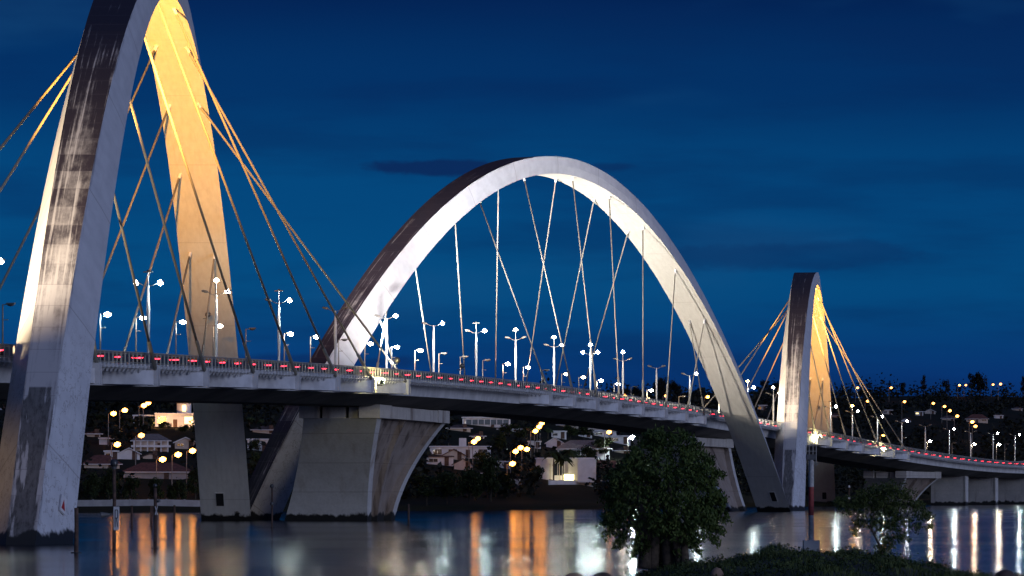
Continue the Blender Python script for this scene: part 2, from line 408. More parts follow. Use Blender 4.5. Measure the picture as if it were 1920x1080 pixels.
# median kerb and lane lines
mb = MB()
for a, b in zip(ss, ss[1:]):
    mb.hexa([dp(a, -.5, -.2), dp(a, .5, -.2), dp(b, .5, -.2), dp(b, -.5, -.2), dp(a, -.5, .02), dp(a, .5, .02), dp(b, .5, .02), dp(b, -.5, .02)])
mb.build('median', M['fascia'], deck)
mb = MB(); s = S0
while s < S1-4:
    for lat in (-7.1, -3.8, 3.8, 7.1):
        mb.quad(dp(s, lat-.07, -.134), dp(s, lat+.07, -.134), dp(s+3, lat+.07, -.134), dp(s+3, lat-.07, -.134))
    s += 9
mb.build('lane_line', M['signw'], deck)
for side in (1, -1):
    mb = MB(); s = S0; L_ = 11.88*side
    step = 1.45
    while s < 985:
        a = dp(s, L_)
        c, t, n = cl(s)
        Mx = Matrix.Translation(a) @ Matrix.Rotation(-(TH+KA*s), 4, 'Z')
        big = (int(round((s-S0)/step)) % 8 == 0)
        w = .09 if big else .055
        mb.box(-w, w, -w, w, 0, 1.06, 0, Mx)
        s += step
    pts = [S0+k*3.5 for k in range(int((985-S0)/3.5)+1)]
    for hz, r in ((1.15, .075), (.98, .04), (.13, .035)): mb.tube([dp(q, L_, hz) for q in pts], r, 6)
    mb.build('railing', M['rail'], deck)
    # toothed edge brackets in the stretches between the outriggers
    mb = MB(); s = S0; rows = []
    tooth = ((11.6, -.36), (12.25, -.30), (12.25, -.02), (12.02, .0), (12.02, -.30), (11.6, -.85)); gap = ((11.6, -.36), (12.25, -.06), (12.25, -.02), (12.02, .0), (12.02, -.06), (11.6, -.50))
    while s < 985:
        for x, pf in ((0, gap), (.01, tooth), (.45, tooth), (.46, gap)): rows.append([dp(s+x, lat*side, z) for lat, z in pf])
        s += 1.45
    for r0, r1 in zip(rows, rows[1:]):
        for k in range(6): mb.quad(r0[k], r1[k], r1[(k+1) % 6], r0[(k+1) % 6])
    mb.build('edge_bracket', M['outrigger'], deck, weld=True)
    for i in range(3):
        for s in CAB[i][0 if side == 1 else 2]:
            mb = MB()
            w0 = 9.0
            # deep tapered wing on the web, closed by a box that takes the cable socket
            A = [dp(s-w0, lat*side, z) for lat, z in ((9.45, -.60), (9.62, -.60), (9.50, -2.0), (9.33, -2.0))]
            B = [dp(s-.55, lat*side, z) for lat, z in ((9.45, -.58), (12.35, -.58), (12.35, -2.05), (9.33, -2.2))]
            for k in range(4): mb.quad(A[k], B[k], B[(k+1) % 4], A[(k+1) % 4])
            mb.poly(A); mb.poly(B)
            for x in (-.5, .36):
                mb.hexa([dp(s+x+dx, lat*side, z) for z in (-2.15, -.1) for dx, lat in ((0, 11.7), (.14, 11.7), (.14, 12.75), (0, 12.75))])
            for z in (-.9, -1.35, -1.8):
                mb.hexa([dp(s+dx, lat*side, z+dz) for dz in (0, .14) for dx, lat in ((-.36, 11.9), (.36, 11.9), (.36, 12.55), (-.36, 12.55))])
            mb.build('outrigger', M['outrigger'], deck, weld=True)

# piers ------------------------------------------------------------
def solve_lat(s, px, z=0):                       # lateral offset at which a point of the station shows at pixel column px
    lo, hi = -40, 40
    for _ in range(50):
        m_ = (lo+hi)/2; p = cl(s)[0]+cl(s)[2]*m_
        if pix(p.x, p.y, z)[0] < px: lo = m_
        else: hi = m_
    return lo
def pier(sP, sg, base=(-12.6, .6), top=(-5.2, 5.4), lb=7.5, lt=20.5):
    zt = zd(sP)-3.6; zc = zt-1.85
    root = None
    N = 14
    def lat(k, e):                               # e: 0 far edge, 1 near edge; both lean toward the shared foot of the arches
        t = k/N
        v = lerp(base[0], top[0], t) if e == 0 else lerp(base[1], top[1], t**1.9)
        return v*sg
    def half(k): return lerp(lb, lt, (k/N)**1.7)
    def P(k, e, sgn, ins=0.0, lin=0.0):
        s = sP+sgn*(half(k)-lin); l_ = lat(k, e)-(ins*sg if e == 1 else -ins*sg)
        c, t, n = cl(s); p = c+n*l_; p.z = lerp(-2.5, zc, k/N); return p
    mb = MB()
    for k in range(N):
        for sgn in (-1, 1):                      # end walls
            q = [P(k, 0, sgn), P(k, 1, sgn), P(k+1, 1, sgn), P(k+1, 0, sgn)]
            mb.quad(*(q if sgn < 0 else q[::-1]), 0)
        for e in (0, 1):                         # side walls: white ribs at the ends with a recessed stained panel between
            w = 2.3
            for sgn in (-1, 1):
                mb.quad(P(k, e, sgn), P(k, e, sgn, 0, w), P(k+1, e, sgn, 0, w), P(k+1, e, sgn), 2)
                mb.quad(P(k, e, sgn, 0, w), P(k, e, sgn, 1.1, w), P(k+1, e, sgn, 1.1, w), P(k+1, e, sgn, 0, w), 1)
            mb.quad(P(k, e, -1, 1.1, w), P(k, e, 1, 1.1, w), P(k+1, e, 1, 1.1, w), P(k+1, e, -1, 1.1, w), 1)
    mb.poly([P(N, 0, -1), P(N, 1, -1), P(N, 1, 1), P(N, 0, 1)], 0)
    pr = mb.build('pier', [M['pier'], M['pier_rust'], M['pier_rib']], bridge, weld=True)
    # a slim mullion in the recess
    mb = MB()
    for k in range(N):
        a, b = P(k, 1, -1, .75, half(k)*.86), P(k+1, 1, -1, .75, half(k+1)*.86)
        c, t, n = cl(sP); dx = n*(.5*sg); dt = t*.35
        mb.hexa([a-dx-dt, a+dx-dt, a+dx+dt, a-dx+dt, b-dx-dt, b+dx-dt, b+dx+dt, b-dx+dt])
    mb.build('mullion', M['pier_rust'], pr)
    # cap beam: corner blocks and set-back middle pieces
    mb = MB()
    def cbox(s0, s1, l0, l1, z0, z1):
        l0, l1 = sorted((l0*sg, l1*sg))
        v = []
        for z in (z0, z1):
            for s, l in ((s0, l0), (s0, l1), (s1, l1), (s1, l0)):
                c, t, n = cl(s); p = c+n*l; p.z = z; v.append(p)
        mb.hexa(v)
    a, b = sP-lt-.5, sP+lt+.5; f, g = top[0]-.5, top[1]+.5; w = g-f
    cbox(a, a+7, f, f+w*.23, zc, zt); cbox(a, a+7, g-w*.26, g, zc, zt); cbox(b-7, b, f, f+w*.23, zc, zt); cbox(b-7, b, g-w*.26, g, zc, zt)
    cbox(a+7, b-7, g-2.4, g-.15, zc+.05, zt-.1); cbox(a+7, b-7, f+.15, f+2.4, zc+.05, zt-.1)
    cbox(a+.9, a+6, f+w*.27, f+w*.55, zc, zt-.3); cbox(a+.9, a+6, f+w*.60, f+w*.71, zc, zt-.3)
    cbox(b-6, b-.9, f+w*.27, f+w*.70, zc, zt-.3)
    cbox(a+2.5, b-2.5, f+.6, g-.6, zc+.02, zt-.6)
    mb.build('cap', M['cap'], pr, weld=True)
pier(228.35, 1); pier(456.7, -1); pier(685.05, 1)
for s in (741, 779, 822, 866):                    # plain slab piers of the approach
    mb = MB(); z1 = zd(s)-3.56
    v = []
    for z in (-2, z1):
        for a, l in ((s-1.6, -4.9), (s-1.6, 4.9), (s+1.6, 4.9), (s+1.6, -4.9)):
            c, t, n = cl(a); p = c+n*l; p.z = z; v.append(p)
    mb.hexa(v)
    w = mb.build('pier_wall', M['wall_old'], bridge)
    mb = MB(); v = []
    for z in (-2, z1-.1):
        for a, l in ((s-1.75, 4.9), (s-1.75, 5.2), (s+1.75, 5.2), (s+1.75, 4.9)):
            c, t, n = cl(a); p = c+n*l; p.z = z; v.append(p)
    mb.hexa(v); mb.build('pale_edge_strip', M['pier_rib'], w)  # pale strip added to show the slab's thin side as a light edge

# ------------------------------------------------------------------ lamps on the deck
def lamp_proto(name, label, group):
    t = thing(name, label, 'street lamp', (0, 0, 0), 0, group)
    mb = MB(); mb.tube([(0, 0, 0), (0, 0, .3), (0, 0, 3.5), (0, 0, 6.8), (0, 0, 9.6)], [.15, .13, .16, .21, .10], 10); mb.build('pole', M['pole'], t, smooth=True)
    for sx in (-1, 1):
        mb = MB(); mb.tube([(0, 0, 9.5), (sx*.55, 0, 9.62), (sx*1.0, 0, 9.85)], [.055, .045, .04], 6); mb.build('arm', M['lampgrey'], t, smooth=True)
        mb = MB()
        mb.tube([(sx*.95, 0, 9.84), (sx*1.15, 0, 9.93), (sx*1.75, 0, 10.06), (sx*1.9, 0, 10.08)], [.05, .17, .15, .04], 8)
        h = mb.build('lamp_head', M['lampgrey'], t, smooth=True)
        mb = MB(); mb.ball((sx*1.42, 0, 9.92), (.21, .17, .12), 1); mb.build('bulb', M['lens_off'], h, smooth=True)
    mb = MB(); mb.tube([(0, 0, 9.6), (0, 0, 11.1)], .045, 6); mb.build('mast_top', M['pole'], t)
    mb = MB(); mb.box(-.55, .55, -.2, .2, 11.1, 11.22); h = mb.build('top_head', M['lampgrey'], t)
    mb = MB(); mb.ball((0, 0, 11.3), (.2, .2, .10), 1); mb.build('bulb', M['lens_off'], h, smooth=True)
    return t
G_L = 'tall lamp posts along the middle of the bridge deck'
proto = lamp_proto('street_lamp', '', G_L); tree = gather(proto)
mesh_lit = {}
def lit_mesh(o, mat, grow=True):
    k = (o.data.name, mat.name)
    if k not in mesh_lit:
        m2 = o.data.copy(); m2.materials.clear(); m2.materials.append(mat); mesh_lit[k] = m2
        c0 = sum((v.co for v in m2.vertices), Vector())/len(m2.vertices); tall = c0.z > 9
        for v in m2.vertices:
            d = v.co-c0
            v.co = c0+(d.normalized()*.33 if tall else Vector((d.x, d.y*1.5, d.z*2.0)) if grow else d)
    o.data = mesh_lit[k]
B, D, Yl, Y2, O = M['bulb_w'], M['bulb_w2'], M['bulb_y'], M['bulb_y2'], M['bulb_o']
# station, left bulb, right bulb, top bulb (None = dark, 0 = no top mast), where it is
LAMPS = [
 (61.6, None, B, 0, 'standing outside the near arch leg, very bright'),
 (118.5, Yl, B, None, 'nearest the near arch leg, one lamp bright and one faint'),
 (147.2, None, Y2, Yl, 'in front of the amber-lit far leg of the near arch'),
 (176.5, None, B, None, 'just beyond the amber far leg, with a dark top lamp'),
 (205.6, None, None, 0, 'unlit, in front of the left leg of the middle arch'),
 (234.4, None, Y2, 0, 'touching the inner edge of the middle arch white leg'),
 (263, None, B, 0, 'bright white, beside the first hanger of the middle arch'),
 (290.9, None, B, None, 'between upright middle arch hangers, with a dark top lamp'),
 (318.4, None, None, Yl, 'under the middle arch crown, only its top lamp dimly lit'),
 (346.8, None, D, Y2, 'under the middle arch, top and one side lamp both lit'),
 (375.2, B, B, B, 'under the middle arch, brightest one with all three lamps lit'),
 (402, None, None, Y2, 'next beyond the three-lamp one, only its top lamp lit'),
 (431, None, None, 0, 'unlit, between plain hangers inside the middle arch lit leg'),
 (460.9, None, B, 0, 'bright, under the crossing hangers of the middle arch'),
 (488.6, None, None, 0, 'unlit, mostly hidden by the middle arch front leg'),
 (516.5, None, B, M['bulb_o3'], 'just outside the middle arch front leg, two glaring lamps'),
 (542.5, None, Yl, Yl, 'between the middle arch and the small far arch'),
 (603, None, B, None, 'before the amber far leg of the small far arch'),
 (627.2, None, Y2, M['bulb_o3'], 'next beyond the small far arch, with an amber top lamp'),
 (655.7, None, M['bulb_w'], 0, 'very bright, behind the lowest far arch cables'),
 (684.2, None, D, 0, 'dimly lit, at the end of the far arch cables'),
 (712.1, None, None, 0, 'unlit, first beyond the far arch cables'),
 (741.3, None, B, 0, 'bright, above the last narrow-waisted pier'),
 (767.8, None, None, 0, 'unlit, with a glaring path lamp at its foot'),
 (796.1, None, D, 0, 'with a small dim lamp, second last on the deck'),
 (824.2, None, B, 0, 'bright, last one seen on the deck'),
]
for j, (s, lb, rb, tb, where) in enumerate(LAMPS):
    label = 'white two-armed lamp post ' + where
    p = dp(s, 0, .02); rz = -(TH+KA*s)
    r, made = copy_tree(proto, tree, p, rz, label)
    for c, subs in made:
        nm = c.name.split('.')[0]
        if nm == 'lamp_head':
            mat = rb if c.data.vertices[0].co.x > 0 else lb
            if mat: lit_mesh(subs[0], mat)
        if tb == 0 and nm in ('mast_top', 'top_head'):
            for g in subs: bpy.data.objects.remove(g)
            bpy.data.objects.remove(c)
        elif nm == 'top_head' and tb: lit_mesh(subs[0], tb)
for c, subs in tree:
    for g in subs: bpy.data.objects.remove(g)
    bpy.data.objects.remove(c)
bpy.data.objects.remove(proto)

# small path lamps on the far footway
def path_proto():
    t = thing('path_lamp', '', 'street lamp', (0, 0, 0), 0, 'small path lamps along the far footway of the deck')
    mb = MB(); mb.tube([(0, 0, 0), (0, 0, 4.9), (0, 0, 7.0)], [.11, .09, .08], 8); mb.build('post', M['pole_dark'], t, smooth=True)
    mb = MB(); mb.tube([(0, 0, 6.95), (.9, 0, 7.0)], .05, 6); mb.build('arm', M['pole_dark'], t)
    mb = MB(); mb.tube([(0, 0, 5.3), (.7, 0, 5.3)], .05, 6); mb.build('lower_arm', M['pole_dark'], t)
    mb = MB(); mb.box(.5, 1.5, -.16, .16, 6.98, 7.14); h = mb.build('lamp_head', M['lampgrey'], t)
    mb = MB(); mb.ball((1.0, 0, 6.9), (.46, .22, .15), 1); mb.build('bulb', M['lens_off'], h, smooth=True)
    return t
pp = path_proto(); ptree = gather(pp)
PATH = [(255, D), (330, D), (400, Yl), (461, 0), (533, Y2), (582, D), (635, 0), (684, Yl), (734, D), (778, Y2), (823, 0), (863, 0), (905, 0), (943, Y2), (981, Y2), (1016, 0), (1053, Yl), (1085, Yl), (1119, Y2), (1151, D), (1183, 0), (1213, D), (1273, 0),
        (1650, M['bulb_o']), (1690, 0), (1738, Y2), (1785, 0), (1822, M['bulb_y2']), (1868, Y2), (1884, 0)]
def station(px, lat):
    lo, hi = 0, 900
    for _ in range(50):
        m_ = (lo+hi)/2; c, t, n = cl(m_); p = c+n*lat
        if 960+FPX*p.x/p.y < px: lo = m_
        else: hi = m_
    return lo
ORD = ['first', 'second', 'third', 'fourth', 'fifth', 'sixth', 'seventh', 'eighth', 'ninth', 'tenth', 'eleventh', 'twelfth', 'thirteenth', 'fourteenth', 'fifteenth', 'sixteenth', 'seventeenth', 'eighteenth', 'nineteenth', 'twentieth']
cnt = {}
for px, mat in [(5, 0), (188, M['bulb_w'])]+PATH:
    s = station(px, -11)
    zone = 'outside near arch' if px < 20 else 'touching near arch leg' if px < 200 else 'under near arch' if px < 430 else 'just before middle arch' if px < 640 else 'under middle arch' if px < 1300 else 'beyond the far arch'
    st = 'lit' if mat else 'unlit'; k = cnt.get((zone, st), 0); cnt[(zone, st)] = k+1
    label = f'{st} small path lamp on the far footway {zone}, {ORD[k]} {st} one there'
    r, made = copy_tree(pp, ptree, dp(s, -11, .02), -(TH+KA*s)-.2, label)
    for c, subs in made:
        if subs and mat: lit_mesh(subs[0], mat)
for c, subs in ptree:
    for g in subs: bpy.data.objects.remove(g)
    bpy.data.objects.remove(c)
bpy.data.objects.remove(pp)

# floodlights on the deck edge, with the spot lamps they carry -----------------
def spot(name, loc, target, watts, colr, size, blend=.6, rad=.9):
    L = bpy.data.lights.new(name, 'SPOT'); L.energy = watts; L.color = colr; L.spot_size = radians(size); L.spot_blend = blend; L.shadow_soft_size = rad
    o = bpy.data.objects.new(name, L); col.objects.link(o); o.location = loc
    o.rotation_euler = (Vector(target)-Vector(loc)).to_track_quat('-Z', 'Y').to_euler()
    return o
def flood(s, lat, dz, target, label, watts, colr, size, blend=.6, lit=True, group='floodlights fixed to the deck edge', ball=.42, at=None):
    p = at or dp(s, lat, dz); d = (Vector(target)-p).normalized()
    t = thing('floodlight', label, 'floodlight', p, 0, group)
    q = d.to_track_quat('Z', 'Y').to_matrix().to_4x4()
    mb = MB(); mb.tube([(0, 0, -.55), (0, 0, -.1)], .06, 6)
    sg = 1 if lat > 0 else -1
    n = cl(s)[2]; mb.tube([n*(-.7*sg)+Vector((0, 0, -.5)), (0, 0, -.5)], .06, 6); mb.build('bracket', M['sock'], t)
    mb = MB(); mb.tube([q @ Vector((0, 0, z)) for z in (-.30, -.12, .10)], [.14, .30, .40], 12); h = mb.build('housing', M['sock'], t)
    mb = MB(); c = q @ Vector((0, 0, .16)); mb.ball(c, ball, 1); mb.build('lens', M['flood'] if lit else M['lens_off'], h, smooth=True)
    o = spot('spot_lamp', (0, 0, 0), d, watts, colr, size, blend); o.parent = t; o.location = d*.75
    return t
AMB = (1.0, .445, .075); WRM = (1.0, .86, .66)
# near arch and far arch: amber on the soffits
for i, off in ((0, 0), (2, 456.7)):
    nm = 'near arch' if i == 0 else 'small far arch'
    g = 1.0 if i == 0 else 1.2
    tg = arch_pt(i, .22, 0, -1); flood(30+off, 1, 0, tg, f'amber floodlight on inner side of the {nm} near leg', 1750e3*g, AMB, 40, 1, lit=False, at=arch_pt(i, -.56, -2.3, -1.7))
    tg = arch_pt(i, -.36, 0, -1); flood(30+off, 1, 0, tg, f'amber floodlight on inner side of the {nm} far leg', 600e3*g, AMB, 22, 1, lit=False, at=arch_pt(i, .70, 0, -1.9))
    tg = arch_pt(i, -.72, -3, 0); flood(-8+off, -13.6, 1.7, tg, f'amber floodlight on far deck edge before the {nm} foot', 500e3*g, (1, .74, .42), 46, 1, lit=False)
    tg = arch_pt(i, -.93, -3.2, 0); flood(-6+off, -13.0, -2.6, tg, f'small amber floodlight under the deck before the {nm} foot', 8e3*g, (1, .62, .2), 50, 1, lit=False)
    p = arch_pt(i, -.90, -3.6, 0); c_, t_, n_, L_ = arch_frame(i); tg = arch_pt(i, -.70, -2.6, 0)
    fl = flood(2+off, 12.9, 1.6, tg, f'white floodlight on near deck edge beside the {nm} foot', 62e3*g, (1, .93, .82), 44, 1, lit=False)
tg = arch_pt(1, .40, 0, -1); flood(240, -1, 0, tg, 'white floodlight on inner side of the middle arch left leg', 1350e3, (1, .90, .76), 42, 1, lit=False, at=arch_pt(1, -.70, 0, -1.9))
tg = arch_pt(1, -.50, 3, 0); flood(station(708, 13.0), 13.6, -.7, tg, 'glaring yellow-white floodlight below the railing above the left corner of the pier cap', 3e3, (1, .92, .6), 60, 1)
tg = arch_pt(1, -.52, 3, 0); flood(184, 14.0, 2.2, tg, 'added white floodlight above the railing to brighten the left leg of the middle arch', 900e3, (1, .97, .93), 30, .9, lit=False)  # extra fixture added to brighten the side face of the leg
tg = arch_pt(1, -.12, 3, 0); flood(222, 14.2, 2.2, tg, 'added white floodlight above the railing to brighten the crown side of the middle arch', 700e3, (.93, .96, 1), 32, 1, lit=False)  # another added fixture, whitening the arch side near the crown
tg = arch_pt(2, .5, 3, 0); flood(station(1532, 13.0), 13.6, -.6, tg, 'glaring yellow floodlight on deck edge beside the small far arch near leg', 4e3, (1, .8, .5), 40, 1)
tg = arch_pt(2, .6, 3, 0); flood(station(1655, 13.0), 13.6, -.9, tg, 'glaring yellow-white floodlight on deck edge under the small far arch cables', 4e3, (1, .9, .6), 40, 1)
# cars in the near lane, queued to stand in for a red light trail -------------------------------------------------------
mb = MB()
prof_c = [(-2.1, .35), (2.1, .35), (2.15, .75), (1.2, .92), (.5, 1.42), (-1.2, 1.42), (-1.9, .98), (-2.15, .9)]
mb.prism([(y, z) for y, z in prof_c], -.86, .86)
car = thing('car', 'stand-in car in the near lane, its tail lights part of the red light trail', 'car', (0, 0, 0), 0, 'stand-in cars in the near lane of the bridge with red tail lights')
mb.build('body', M['car'], car, weld=True)
for sx in (-1, 1):
    mb = MB(); mb.ball((sx*.46, -2.16, .86), (.47, .05, .075), 1); mb.build('tail_light', M['tail'], car)
for sx in (-1, 1):
    for sy in (-1.3, 1.3):
        mb = MB(); mb.tube([(sx*.72, sy, .33), (sx*.9, sy, .33)], .33, 12); mb.build('wheel', M['sock'], car)
ctree = gather(car); first = True; s = 18; 
while s < 840:
    lat = random.choice((8.9, 9.1, 9.0, 8.8)); p = dp(s, lat, -.14); rz = -(TH+KA*s)
    if first: car.location = p; car.rotation_euler = (0, 0, rz); first = False
    else: copy_tree(car, ctree, p, rz, car['label'])
    s += random.uniform(6.0, 7.2) if s < 430 else random.uniform(8, 9.5)

# ------------------------------------------------------------------ terrain, water
SH = [(-600, 560), (-300, 610), (-70, 683), (5, 775), (107, 985), (158, 1097), (260, 1280), (600, 1900)]
RI = [(-300, 38), (0, 43), (82, 53), (240, 66), (500, 74)]
def hashn(x, y):
    return (sin(x*.013+1.3)*cos(y*.011+.4)+.5*sin(x*.037+2)*cos(y*.029)+.25*sin(x*.09)*cos(y*.083+1))
def ter(X, Y):
    e = Y-interp(X, SH); r = interp(X, RI)
    if e < 0: return max(-2.5, e*.12)
    if e < 4: return e*.25
    if e < 34: return 1+(e-4)*.04
    h = 2.2
    if e < 310: return h+.088*(e-34)+.5*hashn(X, Y)*min(1, (e-34)/60)
    z3 = h+.088*276
    if e < 1000: return lerp(z3, r, ((e-310)/690)**.9)+.5*hashn(X, Y)*(1+(e-310)/300)
    return r-.03*(e-1000)+.5*hashn(X, Y)*3.3
mb = MB()
ev = [-40, -12, 0, 2, 4, 14, 24, 34]+[34+k*12 for k in range(1, 24)]+[310+k*30 for k in range(1, 24)]+[1000, 1040, 1100, 1250, 1600, 2400]
xv = [-900, -700]+[-520+k*14 for k in range(86)]+[760, 1000]
vi = {}
for a, X in enumerate(xv):
    for b, e in enumerate(ev):
        Y = interp(X, SH)+e; vi[a, b] = len(mb.v); mb.v.append((X, Y, ter(X, Y)))
for a in range(len(xv)-1):
    for b in range(len(ev)-1):
        mb.f.append((vi[a, b], vi[a+1, b], vi[a+1, b+1], vi[a, b+1])); mb.m.append(0); mb.uv += [(0, 0)]*4
tag(mb.build('hills', M['hill'], smooth=True), kind='structure')
def hit(px, py, y0=600):
    Y = max(y0, 560.)
    while Y < 3000:
        p = ray_at(px, py, Y)
        if ter(p.x, p.y) >= p.z and ter(p.x, p.y) > .2: return p
        Y += 1.0
    return ray_at(px, py, 1800)
mb = MB(); mb.quad((-2500, -300, 0), (2500, -300, 0), (2500, 5000, 0), (-2500, 5000, 0))
tag(mb.build('lake_water', M['water']), kind='structure')
mb = MB(); mb.quad((-3000, -400, -4), (3000, -400, -4), (3000, 6000, -4), (-3000, 6000, -4))
tag(mb.build('ground', M['soil']), kind='structure')

# near bank: a low grassy spit running out from the camera's shore
BX = [(-30, -1.2), (-2, -1.0), (2.0, -.4), (3.0, .5), (3.9, 1.30), (5.1, 1.72), (6.2, 1.80), (8.1, 2.12), (9, 2.28), (10, 2.20), (11, 2.22), (12.3, 2.12), (13.6, 1.85), (14.7, 1.52), (16.3, 1.32), (17.6, 1.18), (24, .9), (34, .2), (44, -1.2), (80, -1.5)]
def bank(X, Y):
    if Y < 30: return 2.75-.01*Y
    r = interp(X, BX)
    if Y > 121: r -= (Y-121)*.22+max(0, Y-126)*.2
    elif Y < 112: r -= (112-Y)*.02
    r += .10*sin(X*1.7+Y*.31)+.06*sin(X*3.1-Y*.7)+.05*sin(X*.6+Y*1.3)
    if Y < 60: r = lerp(2.45, r, (Y-30)/30)
    return max(r, -2)
mb = MB(); vi = {}
xs = [-60, -40]+[-30+k*.8 for k in range(120)]+[80]; ys = [-60, -20, 10, 30, 40, 50, 60, 70, 80]+[84+k*.9 for k in range(62)]
for a, X in enumerate(xs):
    for b, Y in enumerate(ys): vi[a, b] = len(mb.v); mb.v.append((X, Y, bank(X, Y)))
for a in range(len(xs)-1):
    for b in range(len(ys)-1): mb.f.append((vi[a, b], vi[a+1, b], vi[a+1, b+1], vi[a, b+1])); mb.m.append(0); mb.uv += [(0, 0)]*4
tag(mb.build('ground', M['soil'], smooth=True), kind='structure')
mb = MB()
def blade(p, h, w, lean):
    a = random.uniform(0, 2*pi); d = Vector((cos(a), sin(a), 0)); q = Vector((-d.y, d.x, 0))
    t = p+Vector((0, 0, h))+d*lean; m_ = p+Vector((0, 0, h*.6))+d*lean*.35
    mb.quad(p-q*w, p+q*w, m_+q*w*.7, m_-q*w*.7); mb.tri(m_-q*w*.7, m_+q*w*.7, t)
for _ in range(26000):
    X = random.uniform(2.5, 21); Y = random.uniform(95, 124); z = bank(X, Y)
    if z < .25: continue
    k = .6+.9*max(0, sin(X*2.3+1.1*sin(Y*.5)))
    blade(Vector((X, Y, z-.03)), random.uniform(.06, .2)*k+.03, random.uniform(.01, .022), random.uniform(.02, .16))
# low weedy clumps
for _ in range(1500):
    X = random.uniform(3.5, 19); Y = random.uniform(100, 124); z = bank(X, Y)
    if z < .3 or random.random() > .25+.75*max(0, sin(X*1.1+Y*.9)): continue
    for _ in range(16):
        c = Vector((X+random.gauss(0, .16), Y+random.gauss(0, .16), z+abs(random.gauss(.08, .09))))
        a = Vector((random.uniform(-1, 1), random.uniform(-1, 1), random.uniform(-.4, .8))).normalized()*.055; b = a.cross(Vector((random.uniform(-1, 1), random.uniform(-1, 1), 1))).normalized()*.03
        mb.quad(c-a-b*.4, c-b, c+a, c+b)
tag(mb.build('bank_grass', M['grass']), 'dark grass and low weeds covering the near bank', 'grass', kind='stuff')

# ------------------------------------------------------------------ plants
def leaf(mb, c, size, droop=.3, ratio=.42):
    a = Vector((random.uniform(-1, 1), random.uniform(-1, 1), random.uniform(-1, .6)-droop)).normalized()*size*random.uniform(.65, 1.25)
    b = a.cross(Vector((random.uniform(-1, 1), random.uniform(-1, 1), random.uniform(-1, 1)))).normalized()*size*ratio
    mb.quad(c-a*.5, c+b*.5, c+a*.5, c-b*.5)
def near_tree():
    base = ray_at(1243, 1058, 118); base.z = bank(base.x, base.y)-.05
    t = thing('tree', 'round leafy tree with several trunks on the near bank', 'tree', base)
    S = 118/FPX
    def q(px, py, dy=0):
        if py < 1000: px = 1243+(px-1243)*.95; py = 1000-(1000-py)*.945
        return ray_at(px, py, 118+dy)-base
    mb = MB()
    stems = [((1207, 1065), (1212, 1010), (1200, 950), (1190, 900)), ((1222, 1065), (1228, 1000), (1225, 930), (1235, 860)), ((1238, 1066), (1243, 1010), (1262, 930), (1280, 870)), ((1252, 1065), (1250, 1000), (1215, 940), (1170, 890)), ((1285, 1062), (1282, 1010), (1290, 960), (1310, 900)), ((1275, 1062), (1262, 990), (1258, 930), (1250, 840)), ((1215, 1064), (1200, 1000), (1165, 950), (1150, 930)), ((1283, 1020), (1256, 975), (1250, 965), (1240, 940))]
    for k, st in enumerate(stems):
        dy = random.uniform(-.5, .5)
        mb.tube([q(*p, dy+i*random.uniform(-.2, .2)) for i, p in enumerate(st)], [.15, .12, .075, .03] if k not in (0, 1, 3) else [.24, .19, .1, .04], 8)
    mb.tube([q(1290, 960), q(1325, 938, .2), q(1345, 935, .1), (q(1358, 928))], [.05, .03, .02, .01], 6)
    mb.build('trunk', M['bark'], t, smooth=True)
    mb = MB()
    blobs = []
    rr = random.Random(3)
    outline = [(1240, 820, 34), (1275, 830, 36), (1210, 845, 34), (1310, 855, 34), (1185, 870, 34), (1325, 885, 28), (1165, 900, 32), (1155, 925, 26), (1320, 920, 36), (1150, 975, 20), (1170, 960, 28), (1185, 1000, 30), (1315, 965, 34), (1310, 990, 30), (1200, 1015, 18), (1220, 985, 30), (1335, 965, 20), (1290, 1000, 26), (1245, 880, 50), (1280, 900, 50), (1215, 910, 50), (1245, 940, 56), (1280, 955, 46), (1200, 950, 44), (1255, 985, 34), (1300, 880, 40), (1348, 928, 10), (1358, 934, 8), (1330, 936, 9), (1275, 1005, 20), (1141, 968, 10), (1225, 820, 20), (1296, 836, 18)]
    for px, py, r in outline:
        for dyk in (0, 1, 2):
            c = q(px+rr.uniform(-6, 6), py+rr.uniform(-6, 6), rr.uniform(-1.3, 1.3) if r > 24 else rr.uniform(-.4, .4)); R = r*S*rr.uniform(.62, .95)
            nsub = int(9+r*.5)
            for _ in range(nsub):
                d = Vector((rr.gauss(0, 1), rr.gauss(0, 1), rr.gauss(0, 1))).normalized()*R*rr.uniform(.55, 1.08)**.7
                cc = c+d
                for _ in range(5+int(rr.random()*5)):      # a fan of leaflets on one twig
                    leaf(mb, cc+Vector((rr.gauss(0, .07), rr.gauss(0, .07), rr.gauss(-.03, .06))), .17, .55, .38)
    edge = [(1240, 812), (1275, 812), (1300, 826), (1330, 850), (1345, 880), (1338, 905), (1350, 960), (1340, 985), (1325, 1005), (1300, 1018), (1268, 1022), (1210, 1028), (1185, 1028), (1165, 1010), (1150, 990), (1138, 965), (1145, 940), (1136, 920), (1148, 892), (1165, 870), (1182, 850), (1205, 828), (1222, 812)]
    for px, py in edge*3:
        px += rr.uniform(-9, 9); py += rr.uniform(-9, 9)
        vx, vy = (px-1243)/120, (py-925)/115; n_ = rr.randint(5, 9)
        for k in range(n_):
            f = k/n_; c = q(px+vx*f*22, py+vy*f*12+f*f*9, rr.uniform(-.3, .3))
            for _ in range(7): leaf(mb, c+Vector((rr.gauss(0, .06), rr.gauss(0, .06), rr.gauss(-.02, .05))), .16, .6, .38)
    mb.build('crown', M['leaf_near'], t)
near_tree()
